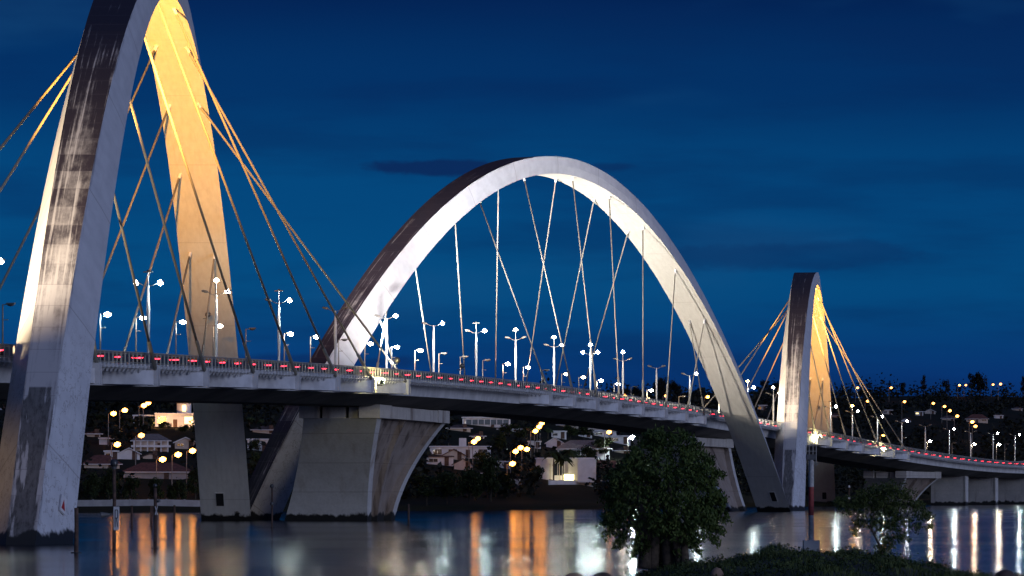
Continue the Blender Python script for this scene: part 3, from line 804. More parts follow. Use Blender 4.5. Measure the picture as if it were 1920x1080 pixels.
def near_bush():
    base = ray_at(1652, 1040, 117.5); base.z = bank(base.x, base.y)-.05
    t = thing('small_tree', 'small umbrella-shaped tree with airy leaves on the near bank', 'tree', base)
    S = 117.5/FPX
    def q(px, py, dy=0): return ray_at(px, py, 117.5+dy)-base
    mb = MB()
    for st, r in (([(1654, 1042), (1648, 1020), (1638, 1000), (1633, 985), (1640, 960)], .055), ([(1638, 1000), (1620, 975), (1600, 955), (1580, 945)], .03), ([(1646, 1018), (1662, 990), (1690, 965), (1725, 955)], .03), ([(1640, 1003), (1655, 970), (1660, 935), (1655, 915)], .03), ([(1633, 985), (1610, 985), (1600, 990)], .02)):
        dy = random.uniform(-.15, .15)
        mb.tube([q(px, py, dy if k else 0) for k, (px, py) in enumerate(st)], [r*(1-.7*k/(len(st)-1)) for k in range(len(st))], 6)
    mb.build('trunk', M['bark'], t, smooth=True)
    mb = MB(); rr = random.Random(5)
    for px, py, r, k in [(1640, 925, 26, 60), (1665, 918, 24, 55), (1615, 935, 24, 50), (1690, 930, 26, 60), (1715, 948, 22, 50), (1600, 950, 20, 44), (1580, 945, 16, 34), (1645, 950, 30, 70), (1670, 955, 30, 70), (1735, 965, 15, 34), (1612, 978, 16, 30), (1605, 995, 9, 12), (1690, 975, 26, 50), (1720, 985, 16, 18), (1660, 985, 24, 40), (1640, 980, 20, 26), (1665, 1012, 22, 36), (1690, 1005, 18, 26), (1572, 938, 9, 14), (1744, 985, 7, 8), (1655, 1030, 18, 30)]:
        for _ in range(int(k*1.9)):
            d = Vector((rr.gauss(0, 1), rr.gauss(0, 1), rr.gauss(0, .8))).normalized()*r*S*rr.uniform(.2, 1.1)
            c = q(px, py, rr.uniform(-.6, .6))+d
            for _ in range(6): leaf(mb, c+Vector((rr.gauss(0, .05), rr.gauss(0, .05), rr.gauss(-.02, .04))), .105, .4, .42)
    mb.build('crown', M['leaf_bush'], t)
near_bush()
# boulders at the water's edge
for px, py, w, h, Yd, m_, lb in [(1077, 1090, 32, 16, 128, 'rock', 'flat pale boulder in the water at the bottom edge, left of the bank'), (1130, 1089, 34, 16, 126, 'rock_d', 'dark boulder at the left tip of the grassy bank'), (1344, 1084, 20, 20, 106, 'rock', 'pale rounded boulder in the grass below the big tree'),
                              (1560, 1084, 34, 20, 104, 'rock', 'broad pale boulder in the grass below the striped mast'), (1657, 1086, 20, 16, 104, 'rock_d', 'dark low boulder in the grass below the small tree'), (1884, 1084, 30, 16, 112, 'rock_d', 'dark boulder on the bank edge at the far right'), (1912, 1088, 20, 14, 111, 'rock_d', 'small dark boulder in the bottom right corner')]:
    p = ray_at(px, py, Yd); S = Yd/FPX; gz = max(bank(p.x, p.y), -.3); top = ray_at(px, py-h, Yd).z
    mb = MB(); hh = .24
    mb.ball((0, 0, 0), (w*S/2*1.25, w*S/2*.9, hh), 3, jit=.05)
    o = mb.build('boulder', M[m_], smooth=True, loc=(p.x, p.y, top-hh)); tag(o, lb, 'boulder')

# far trees -------------------------------------------------------------------
def crown_mesh(name, w, h, nb, n, lsz, mat, seed, lump=.45, shape=1.0):
    rr = random.Random(seed); mb = MB(); bl = []
    for _ in range(nb):
        a = rr.uniform(0, 2*pi); r = rr.random()**.6*.5*w*(1-lump*.5)
        z = rr.uniform(.25, .95); k = 1-shape*.35*abs(z-.5)*2
        bl.append((Vector((cos(a)*r*k, sin(a)*r*k, h*z)), rr.uniform(.16, .30)*w*lump*1.9))
    for _ in range(n):
        c, R = rr.choice(bl)
        d = Vector((rr.gauss(0, 1), rr.gauss(0, 1), rr.gauss(0, .75))).normalized()*R*rr.uniform(.45, 1.05)
        p = c+d; a = Vector((rr.gauss(0, 1), rr.gauss(0, 1), rr.gauss(0, .7))).normalized(); b = a.cross(Vector((rr.gauss(0, 1), rr.gauss(0, 1), rr.gauss(0, 1)))).normalized()
        s_ = lsz*rr.uniform(.6, 1.3); mb.quad(p-a*s_, p-b*s_*.6, p+a*s_, p+b*s_*.6)
    return mb.mesh(name, M[mat])
def trunk_mesh(h, r, seed):
    rr = random.Random(seed); mb = MB()
    mb.tube([(0, 0, -1.5), (rr.uniform(-.2, .2), 0, h*.3), (rr.uniform(-.4, .4), rr.uniform(-.3, .3), h*.65)], [r, r*.8, r*.4], 6)
    for _ in range(4):
        a = rr.uniform(0, 2*pi); z = h*rr.uniform(.25, .5)
        mb.tube([(0, 0, z), (cos(a)*h*.15, sin(a)*h*.15, z+h*.2), (cos(a)*h*.28, sin(a)*h*.28, z+h*.33)], [r*.5, r*.3, r*.12], 5)
    return mb.mesh('trunk', M['bark_far'])
CR = [crown_mesh('crown', 9, 8, 12, 1300, .42, 'leaf_far', 11), crown_mesh('crown', 11, 7.5, 14, 1500, .45, 'leaf_far', 12), crown_mesh('crown', 7, 10, 12, 1200, .40, 'leaf_far', 13), crown_mesh('crown', 13, 9, 18, 1900, .45, 'leaf_far', 14)]
CW = [9, 11, 7, 13]; CH = [8*1.05, 7.5*1.05, 10*1.05, 9*1.05]
TR = [trunk_mesh(8, .28, k) for k in range(4)]
def far_tree(px, py, wpx, hpx, label, group, kind=None, mat=None, Y=None, name='tree'):
    p = hit(px, py) if Y is None else ray_at(px, py, Y)
    if Y is not None: p.z = ter(p.x, p.y)
    S = p.y/FPX; k = random.randrange(4) if kind is None else kind
    t = thing(name, label, 'tree', p, random.uniform(0, 6), group)
    w, h = wpx*S, hpx*S
    a = link('crown', CR[k], t, (0, 0, h*.10)); a.scale = (w/CW[k], w/CW[k], h*.9/CH[k])
    b = link('trunk', TR[k], t); b.scale = (h/8*.7, h/8*.7, h/8)
    return t
def palm(px, py, hpx, wpx, label):
    p = hit(px, py); S = p.y/FPX; h = hpx*S; R = wpx*S/2
    t = thing('palm_tree', label, 'palm tree', p, random.uniform(0, 6), 'palms among the far houses')
    mb = MB(); mb.tube([(0, 0, -1), (.1, 0, h*.5), (.0, .1, h-.4)], [.22, .17, .13], 7); mb.build('trunk', M['bark_far'], t, smooth=True)
    mb = MB()
    for k in range(17):
        a = 2*pi*k/17+random.uniform(-.15, .15); up = random.uniform(-.1, .75); d = Vector((cos(a), sin(a), 0)); q = Vector((-d.y, d.x, 0)); prev = None
        for j in range(7):
            f = j/6; c = Vector((0, 0, h-.4))+d*R*f*(1.0-.15*max(up, 0))+Vector((0, 0, R*(up*f-(.75+.3*up)*f*f)))
            w = .55*sin(pi*min(1, f*.9+.1))**.7+.04
            cur = (c-q*w-Vector((0, 0, w*.5)), c, c+q*w-Vector((0, 0, w*.5)))
            if prev: mb.quad(prev[0], prev[1], cur[1], cur[0]); mb.quad(prev[1], prev[2], cur[2], cur[1])
            prev = cur
    mb.build('crown', M['leaf_far'], t)

# ------------------------------------------------------------------ houses
HOUSES = []
def win(mb_root, x0, x1, z0, z1, y=0.0, lit=None, fr='white', nm='window'):
    mb = MB(); f = .08
    mb.box(x0-f, x0, y-.10, y+.1, z0-f, z1+f); mb.box(x1, x1+f, y-.10, y+.1, z0-f, z1+f); mb.box(x0, x1, y-.10, y+.1, z1, z1+f); mb.box(x0-.12, x1+.12, y-.16, y+.1, z0-f-.04, z0-f)
    if x1-x0 > 1.6:
        n = max(1, int((x1-x0)/1.3))
        for k in range(1, n+1):
            xx = x0+(x1-x0)*k/(n+1); mb.box(xx-.03, xx+.03, y-.07, y+.1, z0, z1)
    w = mb.build(nm, M[fr], mb_root)
    mb = MB(); mb.quad((x0, y-.03, z0), (x1, y-.03, z0), (x1, y-.03, z1), (x0, y-.03, z1)); mb.build('pane', M[lit or 'glass'], w)
def house(px0, px1, ytop, ybase, label, style='flat', wall='white', roof='tile', lit=(), ybody=None, rz=None, depth=None, floors=None, extra=None, glass='glass'):
    pc = (px0+px1)/2; p = hit(pc, ybase); S = p.y/FPX; w = (px1-px0)*S; h = (ybase-ytop)*S
    p.z = ter(p.x, p.y)-.15
    d = depth or max(5, min(11, w*.55)); p2 = Vector((p.x, p.y, p.z))
    zt = max(0.0, (max(ter(p.x-w/2, p.y), ter(p.x+w/2, p.y), ter(p.x, p.y))-p.z))
    t = thing('house', label, 'house', p2, -math.atan2(p.x, p.y) if rz is None else rz)
    HOUSES.append((px0-4, px1+4, ytop-3, ybase+1, p.y))
    wh = h if style == 'flat' else h*(.58 if ybody is None else ybody)
    mb = MB()
    if style == 'gable':
        mb.prism([(0, -2), (d, -2), (d, wh), (0, wh)], -w/2, w/2)
        mb.poly([(-w/2, -.02, wh-.02), (w/2, -.02, wh-.02), (0, -.02, h-.15)])
        mb.poly([(-w/2, d, wh), (0, d, h-.15), (w/2, d, wh)])
    else: mb.box(-w/2, w/2, 0, d, -2, wh)
    wl = mb.build('wall', M[wall], t, weld=(style == 'gable') and False)
    mb = MB()
    if style == 'flat':
        e = .25
        mb.box(-w/2-e, w/2+e, -e-.3, d+e, wh, wh+.30); mb.box(-w/2+.3, w/2-.3, .3, d-.3, wh+.30, wh+.34)
        mb.build('roof', M['white' if roof == 'tile' else roof], t)
    elif style == 'hip':
        e = .7; a = min(w, d)*.5*.95; zr = h
        A = [(-w/2-e, -e, wh), (w/2+e, -e, wh), (w/2+e, d+e, wh), (-w/2-e, d+e, wh)]
        r0, r1 = (-w/2+a, d/2, zr), (w/2-a, d/2, zr)
        mb.quad(A[0], A[1], r1, r0); mb.quad(A[2], A[3], r0, r1); mb.tri(A[1], A[2], r1); mb.tri(A[3], A[0], r0); mb.quad(*A[::-1])
        rf = mb.build('roof', M[roof], t)
        mb = MB(); mb.box(-w/2-e, w/2+e, -e-.06, -e+.06, wh-.18, wh-.002); mb.build('eaves', M['white'], t)
    else:
        e = .45
        for sx in (-1, 1):
            a = Vector((sx*(w/2+e), -e, wh-.25)); b = Vector((0, -e, h+.0)); c = Vector((0, d+e, h)); f = Vector((sx*(w/2+e), d+e, wh-.25)); up = Vector((0, 0, .22))
            mb.hexa([a, b, c, f, a+up, b+up, c+up, f+up] if sx < 0 else [b, a, f, c, b+up, a+up, f+up, c+up])
        mb.build('roof', M[roof], t)
    fl = floors or (2 if wh > 5.2 else 1); fh = wh/fl; nwin = max(2, int(w/3.2)); k = 0
    base = zt
    for f in range(fl):
        z0 = f*fh+max(.9, fh*.3); z1 = min(f*fh+fh*.8, wh-.3)
        if z1-z0 < .5 or z0 < base*.5: continue
        for j in range(nwin):
            xc = -w/2+w*(j+.5)/nwin
            if f == 0 and j == nwin//2: continue
            ww = min(1.1, w/nwin*.32)
            win(t, xc-ww, xc+ww, z0, z1, 0, 'lit_y' if (f, j) in lit else glass); k += 1
    xc = -w/2+w*(nwin//2+.5)/nwin
    mb = MB(); mb.box(xc-.55, xc+.55, -.06, .1, 0, 2.15); dr = mb.build('door', M['wood'], t)
    if extra: extra(t, w, h, d, wh, S)
    return t, w, h, d, wh, p
# the floodlit mansion
def ex_mansion(t, w, h, d, wh, S):
    mb = MB(); mb.tube([(w*.22, 2.5, wh+.3), (w*.22, 2.5, wh+2.9)], 1.9, 20); mb.build('turret', M['white'], t)
    mb = MB(); mb.tube([(w*.22, 2.5, wh+2.9), (w*.22, 2.5, wh+3.1), (w*.22, 2.5, wh+3.9)], [2.2, 2.2, .15], 20); mb.build('turret_roof', M['tile_d'], t)
    mb = MB(); mb.box(w*.22-.5, w*.22+.5, .52, .7, wh+.8, wh+2.4); mb.build('window', M['lit_y'], t)
    mb = MB(); mb.box(-w/2-6, -w/2, 1, d, wh-.5, wh-.15)
    for x in (-5.6, -4.2, -2.8): mb.box(-w/2+x-.2, -w/2+x+.2, 1.2, 1.6, -1.5, wh-.5)
    mb.build('portico', M['white'], t)
r = house(291, 366, 776, 801, 'big white mansion glowing amber behind the left arch far leg', 'flat', 'white', 'white', lit=[(0, 2), (0, 3)], extra=ex_mansion)
mp = r[5]
for dx in (-4, 1, 5):
    o = spot('spot_lamp', (mp.x+dx, mp.y-9, mp.z+1.0), (mp.x+dx*.9, mp.y, mp.z+2.2), 2600, (1, .52, .22), 110, .8, .2); o.parent = r[0]; o.matrix_parent_inverse = r[0].matrix_basis.inverted()
def ex_balcony(t, w, h, d, wh, S):
    mb = MB(); mb.box(-w/2-.5, w/2+.5, -1.6, 0, wh*.40, wh*.58); 
    mb.build('balcony', M['white'], t)
    mb = MB()
    for k in range(6):
        for za, zb in ((wh*.58, wh), (-1, wh*.40)):
            x = -w/2+.2+(w-.4)*k/5; mb = MB(); mb.box(x-.14, x+.14, -1.5, -1.25, za, zb); mb.build('column', M['white'], t)
house(250, 316, 812, 846, 'house with a long white balcony and brown hipped roof below the mansion', 'hip', 'cream', 'tile_g', lit=[(0, 1)], ybody=.62, extra=ex_balcony, floors=2)
house(328, 368, 820, 842, 'pale house with a low white gable beside the left arch far leg', 'gable', 'cream', 'white', ybody=.62)
house(222, 262, 840, 862, 'small white gabled house below the balcony house', 'gable', 'white', 'white', ybody=.55)
house(196, 222, 846, 861, 'low white flat-roofed annex left of the small gabled house', 'flat', 'white', 'white')
house(158, 224, 852, 878, 'low house under a wide dark red roof next to the near arch leg', 'hip', 'cream', 'tile', ybody=.35)
house(232, 360, 866, 898, 'long dark house with a red tiled roof and lit windows by the lake', 'hip', 'grey', 'tile', lit=[(0, 1), (0, 2), (0, 4), (0, 9)], ybody=.45)
house(464, 506, 824, 845, 'white flat-roofed house between the left arch far leg and the pier', 'flat', 'white', 'white')
house(474, 520, 798, 812, 'low house with a dark roof high between the left arch and the pier', 'hip', 'cream', 'tile_d', ybody=.5)
house(0, 9, 752, 768, 'small white house seen outside the near arch leg', 'flat', 'white', 'white', lit=[(0, 1)])
# middle group
def ex_glassfront(t, w, h, d, wh, S):
    mb = MB(); mb.box(-w/2+1.0, w/2-.4, -.22, -.02, .7, wh-.5); mb.build('window', M['glass_b'], t)
    mb = MB()
    for k in range(8): x = -w/2+1.0+(w-1.4)*k/7; mb.box(x-.12, x+.12, -.34, -.22, .3, wh)
    mb.build('mullion', M['white'], t)
house(867, 957, 783, 800, 'white modern house with a long glass front on the hill right of the pier', 'flat', 'white', 'white', extra=ex_glassfront)
house(935, 977, 796, 808, 'low house with a dark blue roof under the glass-fronted house', 'hip', 'white', 'tile_d', ybody=.4)
house(840, 882, 795, 808, 'low pinkish house tucked under the pier cap', 'hip', 'cream', 'tile_d', ybody=.5)
def ex_chimney(t, w, h, d, wh, S):
    mb = MB(); mb.box(-w*.02, w*.10, 1, 4, wh, wh+2.4); mb.build('water_tower', M['white'], t)
house(806, 920, 838, 858, 'wide white flat-roofed house with a boxy tower beside the pier', 'flat', 'white', 'white', lit=[(0, 8), (0, 9)], extra=ex_chimney)
house(830, 872, 842, 862, 'small porch house with red gabled roof before the wide white house', 'gable', 'cream', 'tile', ybody=.45)
house(800, 850, 856, 872, 'low white house behind the trees just right of the pier', 'flat', 'white', 'tile_d')
house(850, 886, 860, 882, 'house with a dark gabled roof and white walls above the shore trees', 'gable', 'white', 'tile_d', ybody=.55)
house(1046, 1130, 789, 806, 'long pale house with hipped roof near the deck underside', 'hip', 'cream', 'tile_g', lit=[(0, 3), (0, 6)], ybody=.6)
house(1034, 1062, 809, 822, 'small white house left of the dark trees on the slope', 'flat', 'white', 'white')
house(1024, 1056, 820, 840, 'bluish white house with a slanted roof above the hipped house', 'gable', 'white', 'white', ybody=.5)
house(1112, 1156, 808, 820, 'white flat-roofed house below the deck, left of the white lamp', 'flat', 'white', 'white')
house(1144, 1182, 818, 832, 'low white building at the left edge of the big tree', 'flat', 'white', 'white')
house(1043, 1143, 824, 856, 'big white house with a grey hipped roof and solar panels', 'hip', 'white', 'tile_g', lit=[(0, 2)], ybody=.48)
def ex_cube(t, w, h, d, wh, S):
    mb = MB(); mb.box(-w*.03, w*.16, -.18, -.02, .35, 2.0); mb.build('window', M['lit_g'], t)
    mb = MB(); mb.box(-w/2-.1, -w*.28, -2.2, 0, 0, wh*.80); mb.build('side_wing', M['white'], t)
    mb = MB(); mb.box(w*.22, w/2+.6, -3, 0, 0, wh*.98); mb.build('front_block', M['white'], t)
    mb = MB(); mb.box(-w*.26, -w*.245, -.25, -.02, .2, wh*.8); mb.box(-w*.10, -w*.09, -.25, -.02, .2, wh*.8); mb.build('fin', M['cream'], t)
rc = house(1005, 1113, 860, 904, 'white cube-shaped lakeside house with palms and a glowing window', 'flat', 'white', 'white', extra=ex_cube, floors=1)
cp = rc[5]
o = spot('spot_lamp', (cp.x-1, cp.y-5, cp.z+.6), (cp.x-1, cp.y, cp.z+2.5), 900, (1, .86, .5), 120, .9, .2); o.parent = rc[0]; o.matrix_parent_inverse = rc[0].matrix_basis.inverted()
house(1812, 1852, 776, 792, 'red-roofed house lit amber on the right hillside', 'hip', 'cream', 'tile', lit=[(0, 1), (0, 3)], ybody=.45)
house(1766, 1792, 778, 788, 'small dark-roofed house left of the amber-lit one on the right hill', 'hip', 'cream', 'tile_d', ybody=.45)
house(1734, 1754, 767, 776, 'pale gabled house in the trees on the right hill', 'gable', 'cream', 'white', ybody=.5)
house(1716, 1731, 772, 779, 'tiny pale house left of the gabled one on the right hill', 'flat', 'white', 'white', lit=[(0, 0)])
house(1864, 1881, 779, 785, 'tiny white house right of the amber-lit one on the right hill', 'flat', 'white', 'white')
house(1420, 1438, 760, 770, 'small white house between the middle and far arches above the deck', 'flat', 'grey', 'white')
for a, b, yt, yb, st, wa, ro, li, lb in [
  (162, 188, 805, 819, 'hip', 'cream', 'tile', [(0, 0)], 'small red-roofed house on the slope above the lights, beside the near arch leg'), (186, 212, 822, 834, 'flat', 'white', 'white', [], 'little flat-roofed house just above the low annex'),
  (268, 298, 850, 861, 'gable', 'cream', 'tile_d', [(0, 1)], 'low gabled cottage over the long red roof'), (884, 908, 811, 822, 'hip', 'white', 'tile', [(0, 0)], 'small tiled cottage above the bright light by the pier'),
  (990, 1014, 828, 839, 'flat', 'white', 'white', [(0, 1)], 'small flat house close above the three clustered lights'), (1084, 1110, 808, 819, 'gable', 'white', 'tile', [], 'small gabled house under the long pale house'),
  (1152, 1180, 838, 850, 'hip', 'cream', 'tile_d', [], 'brown-roofed house partly behind the big bank tree'), (928, 956, 866, 878, 'flat', 'white', 'white', [(0, 0)], 'low white house close by the single low amber light'),
  (904, 930, 880, 892, 'hip', 'cream', 'tile', [(0, 1)], 'tiled house low among the shore trees'), (1556, 1576, 774, 783, 'hip', 'cream', 'tile', [], 'small house behind the far arch cables, lower one'),
  (1690, 1708, 783, 791, 'gable', 'white', 'tile_d', [(0, 0)], 'small house alone amid the dark right hill'), (1655, 1674, 769, 777, 'flat', 'cream', 'white', [], 'small flat house between far arch cables, upper one'), (1898, 1917, 762, 770, 'hip', 'cream', 'tile_d', [(0, 1)], 'dim house high beyond the tiny white one')]:
    house(a, b, yt, yb, lb, st, wa, ro, li, ybody=.5)
# garden walls on the shore
def gwall(px0, px1, ytop, ybase, label, mat='white', panel=True):
    p = hit(px0, ybase); q = hit(px1, ybase); S = p.y/FPX; h = (ybase-ytop)*S
    t = thing('garden_wall', label, 'wall', p); d = Vector((q.x-p.x, q.y-p.y, 0)); L = d.length; d.normalize(); n = Vector((-d.y, d.x, 0)); mb = MB(); pm = MB()
    N = max(2, int(L/3.5))
    for k in range(N):
        a = d*(L*k/N); b = d*(L*(k+1)/N); za = ter(p.x+a.x, p.y+a.y)-p.z; zb = ter(p.x+b.x, p.y+b.y)-p.z
        v = [a, b, b+n*.18, a+n*.18]; zz = [za, zb, zb, za]
        mb.hexa([x+Vector((0, 0, z-.8)) for x, z in zip(v, zz)]+[x+Vector((0, 0, z+h)) for x, z in zip(v, zz)])
        w = n*-.06; v = [a+w-d*.15, a+w+d*.15, a+n*.26+d*.15, a+n*.26-d*.15]
        pm.hexa([x+Vector((0, 0, za-.8)) for x in v]+[x+Vector((0, 0, za+h+.12)) for x in v])
    mb.build('panel', M[mat], t); pm.build('pillar', M[mat], t)
gwall(140, 380, 938, 950, 'long pale panel fence along the shore behind the near arch', 'grey')
gwall(957, 990, 899, 909, 'short white garden wall left of the cube house', 'white')
gwall(1030, 1155, 901, 909, 'long white garden wall in front of the cube house', 'white')
gwall(1122, 1156, 864, 878, 'brown brick garden wall right of the cube house', 'tile')

# hillside street lights -------------------------------------------------------
sl = thing('street_light', '', 'street light', (0, 0, 0), 0, 'amber street lights on the far hillside')
mb = MB(); mb.tube([(0, 0, -.5), (0, 0, 7.2), (0, 0, 8.0)], [.12, .09, .07], 6); mb.build('post', M['pole_dark'], sl)
mb = MB(); mb.tube([(0, 0, 7.9), (.6, 0, 8.25), (1.2, 0, 8.3)], .05, 5); mb.build('arm', M['pole_dark'], sl)
mb = MB(); mb.box(.9, 1.7, -.15, .15, 8.3, 8.45); hd = mb.build('lamp_head', M['lampgrey'], sl)
mb = MB(); mb.ball((1.3, 0, 8.1), (.8, .7, .6), 1); mb.build('bulb', M['bulb_o'], hd, smooth=True)
stree = gather(sl)
SL = [(213, 775, 'o', 'leftmost of the pair left of the glowing mansion'), (234, 769, 'o', 'right one of the pair left of the glowing mansion'), (270, 760, 'o', 'lower of the close pair above the glowing mansion'), (278, 755, 'o', 'upper of the close pair above the glowing mansion'),
      (265, 816, 'd', 'at the left end of the balcony house roof'), (220, 833, 'o', 'above the small gabled house by the near arch leg'), (305, 861, 'o', 'leftmost and brightest of the row of three above the long red roof'), (334, 852, 'o', 'middle of the row of three above the long red roof'), (361, 845, 'o', 'right one of the row of three, beside the arch leg'),
      (889, 828, 'o', 'bright one right of the pier'), (896, 822, 'd', 'small one touching the bright light right of the pier'), (1021, 787, 'o', 'topmost of the slanting line of four under the deck'), (1016, 793, 'o', 'second of the slanting line of four under the deck'), (1011, 800, 'o', 'third of the slanting line of four under the deck'), (1004, 808, 'o', 'lowest of the slanting line of four under the deck'),
      (967, 846, 'o', 'left one of the cluster of three left of the palms'), (976, 839, 'o', 'middle one of the cluster of three left of the palms'), (988, 842, 'o', 'right one of the cluster of three left of the palms'), (961, 869, 'o', 'single low one above the shore trees'),
      (1142, 810, 'd', 'small one left of the white light by the big tree'), (1186, 820, 'w', 'cool white one beside the pier cap by the big tree'),
      (1171, 742, 'd', 'tiny one seen through the railing under the middle arch'), (1249, 742, 'd', 'tiny one above the railing left of the middle arch right leg'), (1327, 744, 'o', 'one close to the inner edge of the middle arch right leg'),
      (1608, 727, 'd', 'on the ridge above the far arch cables'), (1627, 752, 'd', 'below the ridge between the far arch cables'), (1696, 753, 'd', 'alone in the middle of the dark right hill'), (1671, 727, 'd', 'small one on the wooded ridge'), (1750, 756, 'd', 'first of the descending line of four on the right hill'), (1771, 762, 'd', 'second of the descending line of four on the right hill'), (1781, 770, 'd', 'third of the descending line of four on the right hill'), (1795, 780, 'd', 'last faint one of the descending line on the right hill'),
      (1823, 791, 'o', 'upper one in front of the red-roofed house on the right'), (1829, 799, 'd', 'lower one in front of the red-roofed house on the right'), (1799, 722, 'o', 'brightest one on the ridge beside the tall trees'), (1811, 722, 'd', 'right neighbour of the brightest ridge light'), (1862, 721, 'd', 'left of the tiny pair on the ridge right of the tall trees'), (1876, 720, 'd', 'right of the tiny pair on the ridge right of the tall trees')]
def hit_raised(px, py, h):
    Y = 600.
    while Y < 3000:
        p = ray_at(px, py, Y)
        if ter(p.x, p.y) > .3 and ter(p.x, p.y) >= p.z-h: return p
        Y += 1.5
    p = ray_at(px, py, 1900); return p
LIGHTS = []
for px, py, kd, wh in SL:
    p = hit_raised(px, py, 8.15); q = Vector((p.x-1.3, p.y, ter(p.x, p.y)))
    sink = q.z+8.15-p.z
    r, made = copy_tree(sl, stree, (q.x, q.y, p.z-8.15), 0, ('cool white street light ' if kd == 'w' else 'amber street light ')+wh)
    LIGHTS.append((px, py, p.y))
    for c, subs in made:
        if subs and kd == 'd': lit_mesh(subs[0], M['bulb_o2'], False)
        if subs and kd == 'w': lit_mesh(subs[0], M['bulb_w'], False)
for c, subs in stree:
    for g in subs: bpy.data.objects.remove(g)
    bpy.data.objects.remove(c)
bpy.data.objects.remove(sl)

# palms, trees one can tell apart ----------------------------------------------
palm(1038, 904, 58, 46, 'left one of three palms before the white cube house'); palm(1056, 905, 50, 44, 'middle one of three palms before the white cube house'); palm(1068, 904, 62, 50, 'right one of three palms before the white cube house')
palm(468, 806, 26, 24, 'palm on the slope right of the left arch far leg, left one'); palm(488, 806, 22, 22, 'palm on the slope right of the left arch far leg, right one'); palm(1027, 822, 22, 24, 'palm above the cluster of amber lights')
GR = 'trees on the wooded ridge'
for px, yt, wpx, k, nm in [(1838, 697, 26, 1, 'broad-crowned tall tree on the right ridge'), (1822, 699, 16, 2, 'narrow tall tree left of the broad-crowned ridge tree'), (1732, 703, 12, 2, 'slender ridge tree standing higher than its neighbours'), (1774, 712, 12, 0, 'small round ridge tree next right of the slender one'), (1693, 718, 13, 0, 'small ridge tree left of the slender one'), 
                       (1919, 705, 12, 2, 'ridge tree farthest along the ridge, beyond the tiny lights'), (1240, 710, 34, 3, 'wide dark tree above the deck behind the middle arch right leg'), (1262, 712, 26, 1, 'dark tree right of the wide dark one above the deck'), (1195, 724, 26, 1, 'low dark tree above the deck under the middle arch'), (1172, 728, 18, 0, 'small dark tree left of the low one above the deck'), (1310, 726, 26, 1, 'dark tree just left of the middle arch right leg'), (1434, 712, 24, 2, 'dark tree between the middle arch and the far arch, left one'), (1457, 716, 20, 0, 'dark tree between the middle arch and the far arch, right one'), (1332, 738, 18, 0, 'small dark tree touching the middle arch right leg')]:
    Y = 1500.
    # stands on the crest of the ridge in that direction
    best = max(((ter((px-960)*y/FPX, y)-HC)/y, y) for y in range(1300, 2700, 20))
    Yb = best[1]; g = ter((px-960)*Yb/FPX, Yb); yb = pix(0, Yb, g)[1]
    t = far_tree(px, yb, wpx*(1.1 if k == 2 else 1.3), max(10, yb-yt), nm, GR, k, None, Yb)
    for c in kids(t):
        if c.name.startswith('crown'):
            key = ('sky', CR[k].name)
            if key not in mesh_lit: m2 = CR[k].copy(); m2.materials.clear(); m2.materials.append(M['leaf_sky']); mesh_lit[key] = m2
            c.data = mesh_lit[key]
GS = 'trees along the far shore'
shore = [(172, 948, 40, 60, 'bushy tree beside the near arch leg on the shore'), (205, 946, 44, 66, 'tree behind the tall lantern post on the shore'), (246, 946, 40, 54, 'tree left of the pale shore fence middle'), (292, 945, 40, 50, 'tree above the pale shore fence behind the X-marked post'), (335, 946, 46, 48, 'tree above the fence left of the left arch far leg'), (366, 946, 36, 70, 'tall tree touching the left arch far leg on the shore'),
         (480, 900, 40, 50, 'tree in the gap between the left arch leg and the pier, lower'), (478, 850, 34, 26, 'tree in the gap between the left arch leg and the pier, upper'),
         (800, 948, 56, 60, 'big shore tree just right of the pier foot'), (838, 945, 60, 62, 'big shore tree, second right of the pier foot'), (880, 944, 60, 70, 'broad shore tree below the bright amber light'), (920, 940, 56, 86, 'tall shore tree left of the low amber light'), (945, 934, 44, 50, 'shore tree directly below the low amber light'), (905, 890, 50, 44, 'dark tree in front of the gabled house'),
         (1006, 906, 40, 34, 'round shrub-like tree at the left corner of the cube house'), (1094, 906, 40, 32, 'round shrub-like tree before the cube house right half'), (1100, 872, 44, 38, 'dark round tree behind the cube house'), (1130, 862, 44, 42, 'dark tree between the hipped house and the big tree'), (1070, 822, 40, 26, 'dark tree below the long pale house'), (1095, 824, 44, 26, 'dark tree left of the small amber light'), (936, 850, 40, 40, 'yellow-lit tree left of the cluster of three lights'), (985, 826, 44, 26, 'dark tree below the line of four lights'), (955, 818, 44, 24, 'dark tree under the blue-roofed house'),
         (310, 806, 30, 16, 'shrubby tree right below the glowing mansion'), (268, 804, 44, 26, 'dark tree left of the glowing mansion'), (230, 812, 50, 32, 'large dark tree between the lights left of the mansion'), (190, 806, 40, 30, 'dark tree beside the near arch leg on the slope'), (345, 812, 28, 16, 'dark shrubby tree under the mansion right half'),
         (1600, 880, 40, 50, 'dark tree behind the far arch far leg'), (1720, 930, 40, 46, 'green tree between the far pier and the slab piers')]
for px, yb, wpx, hpx, nm in shore: far_tree(px, yb, wpx, hpx, nm, GS)

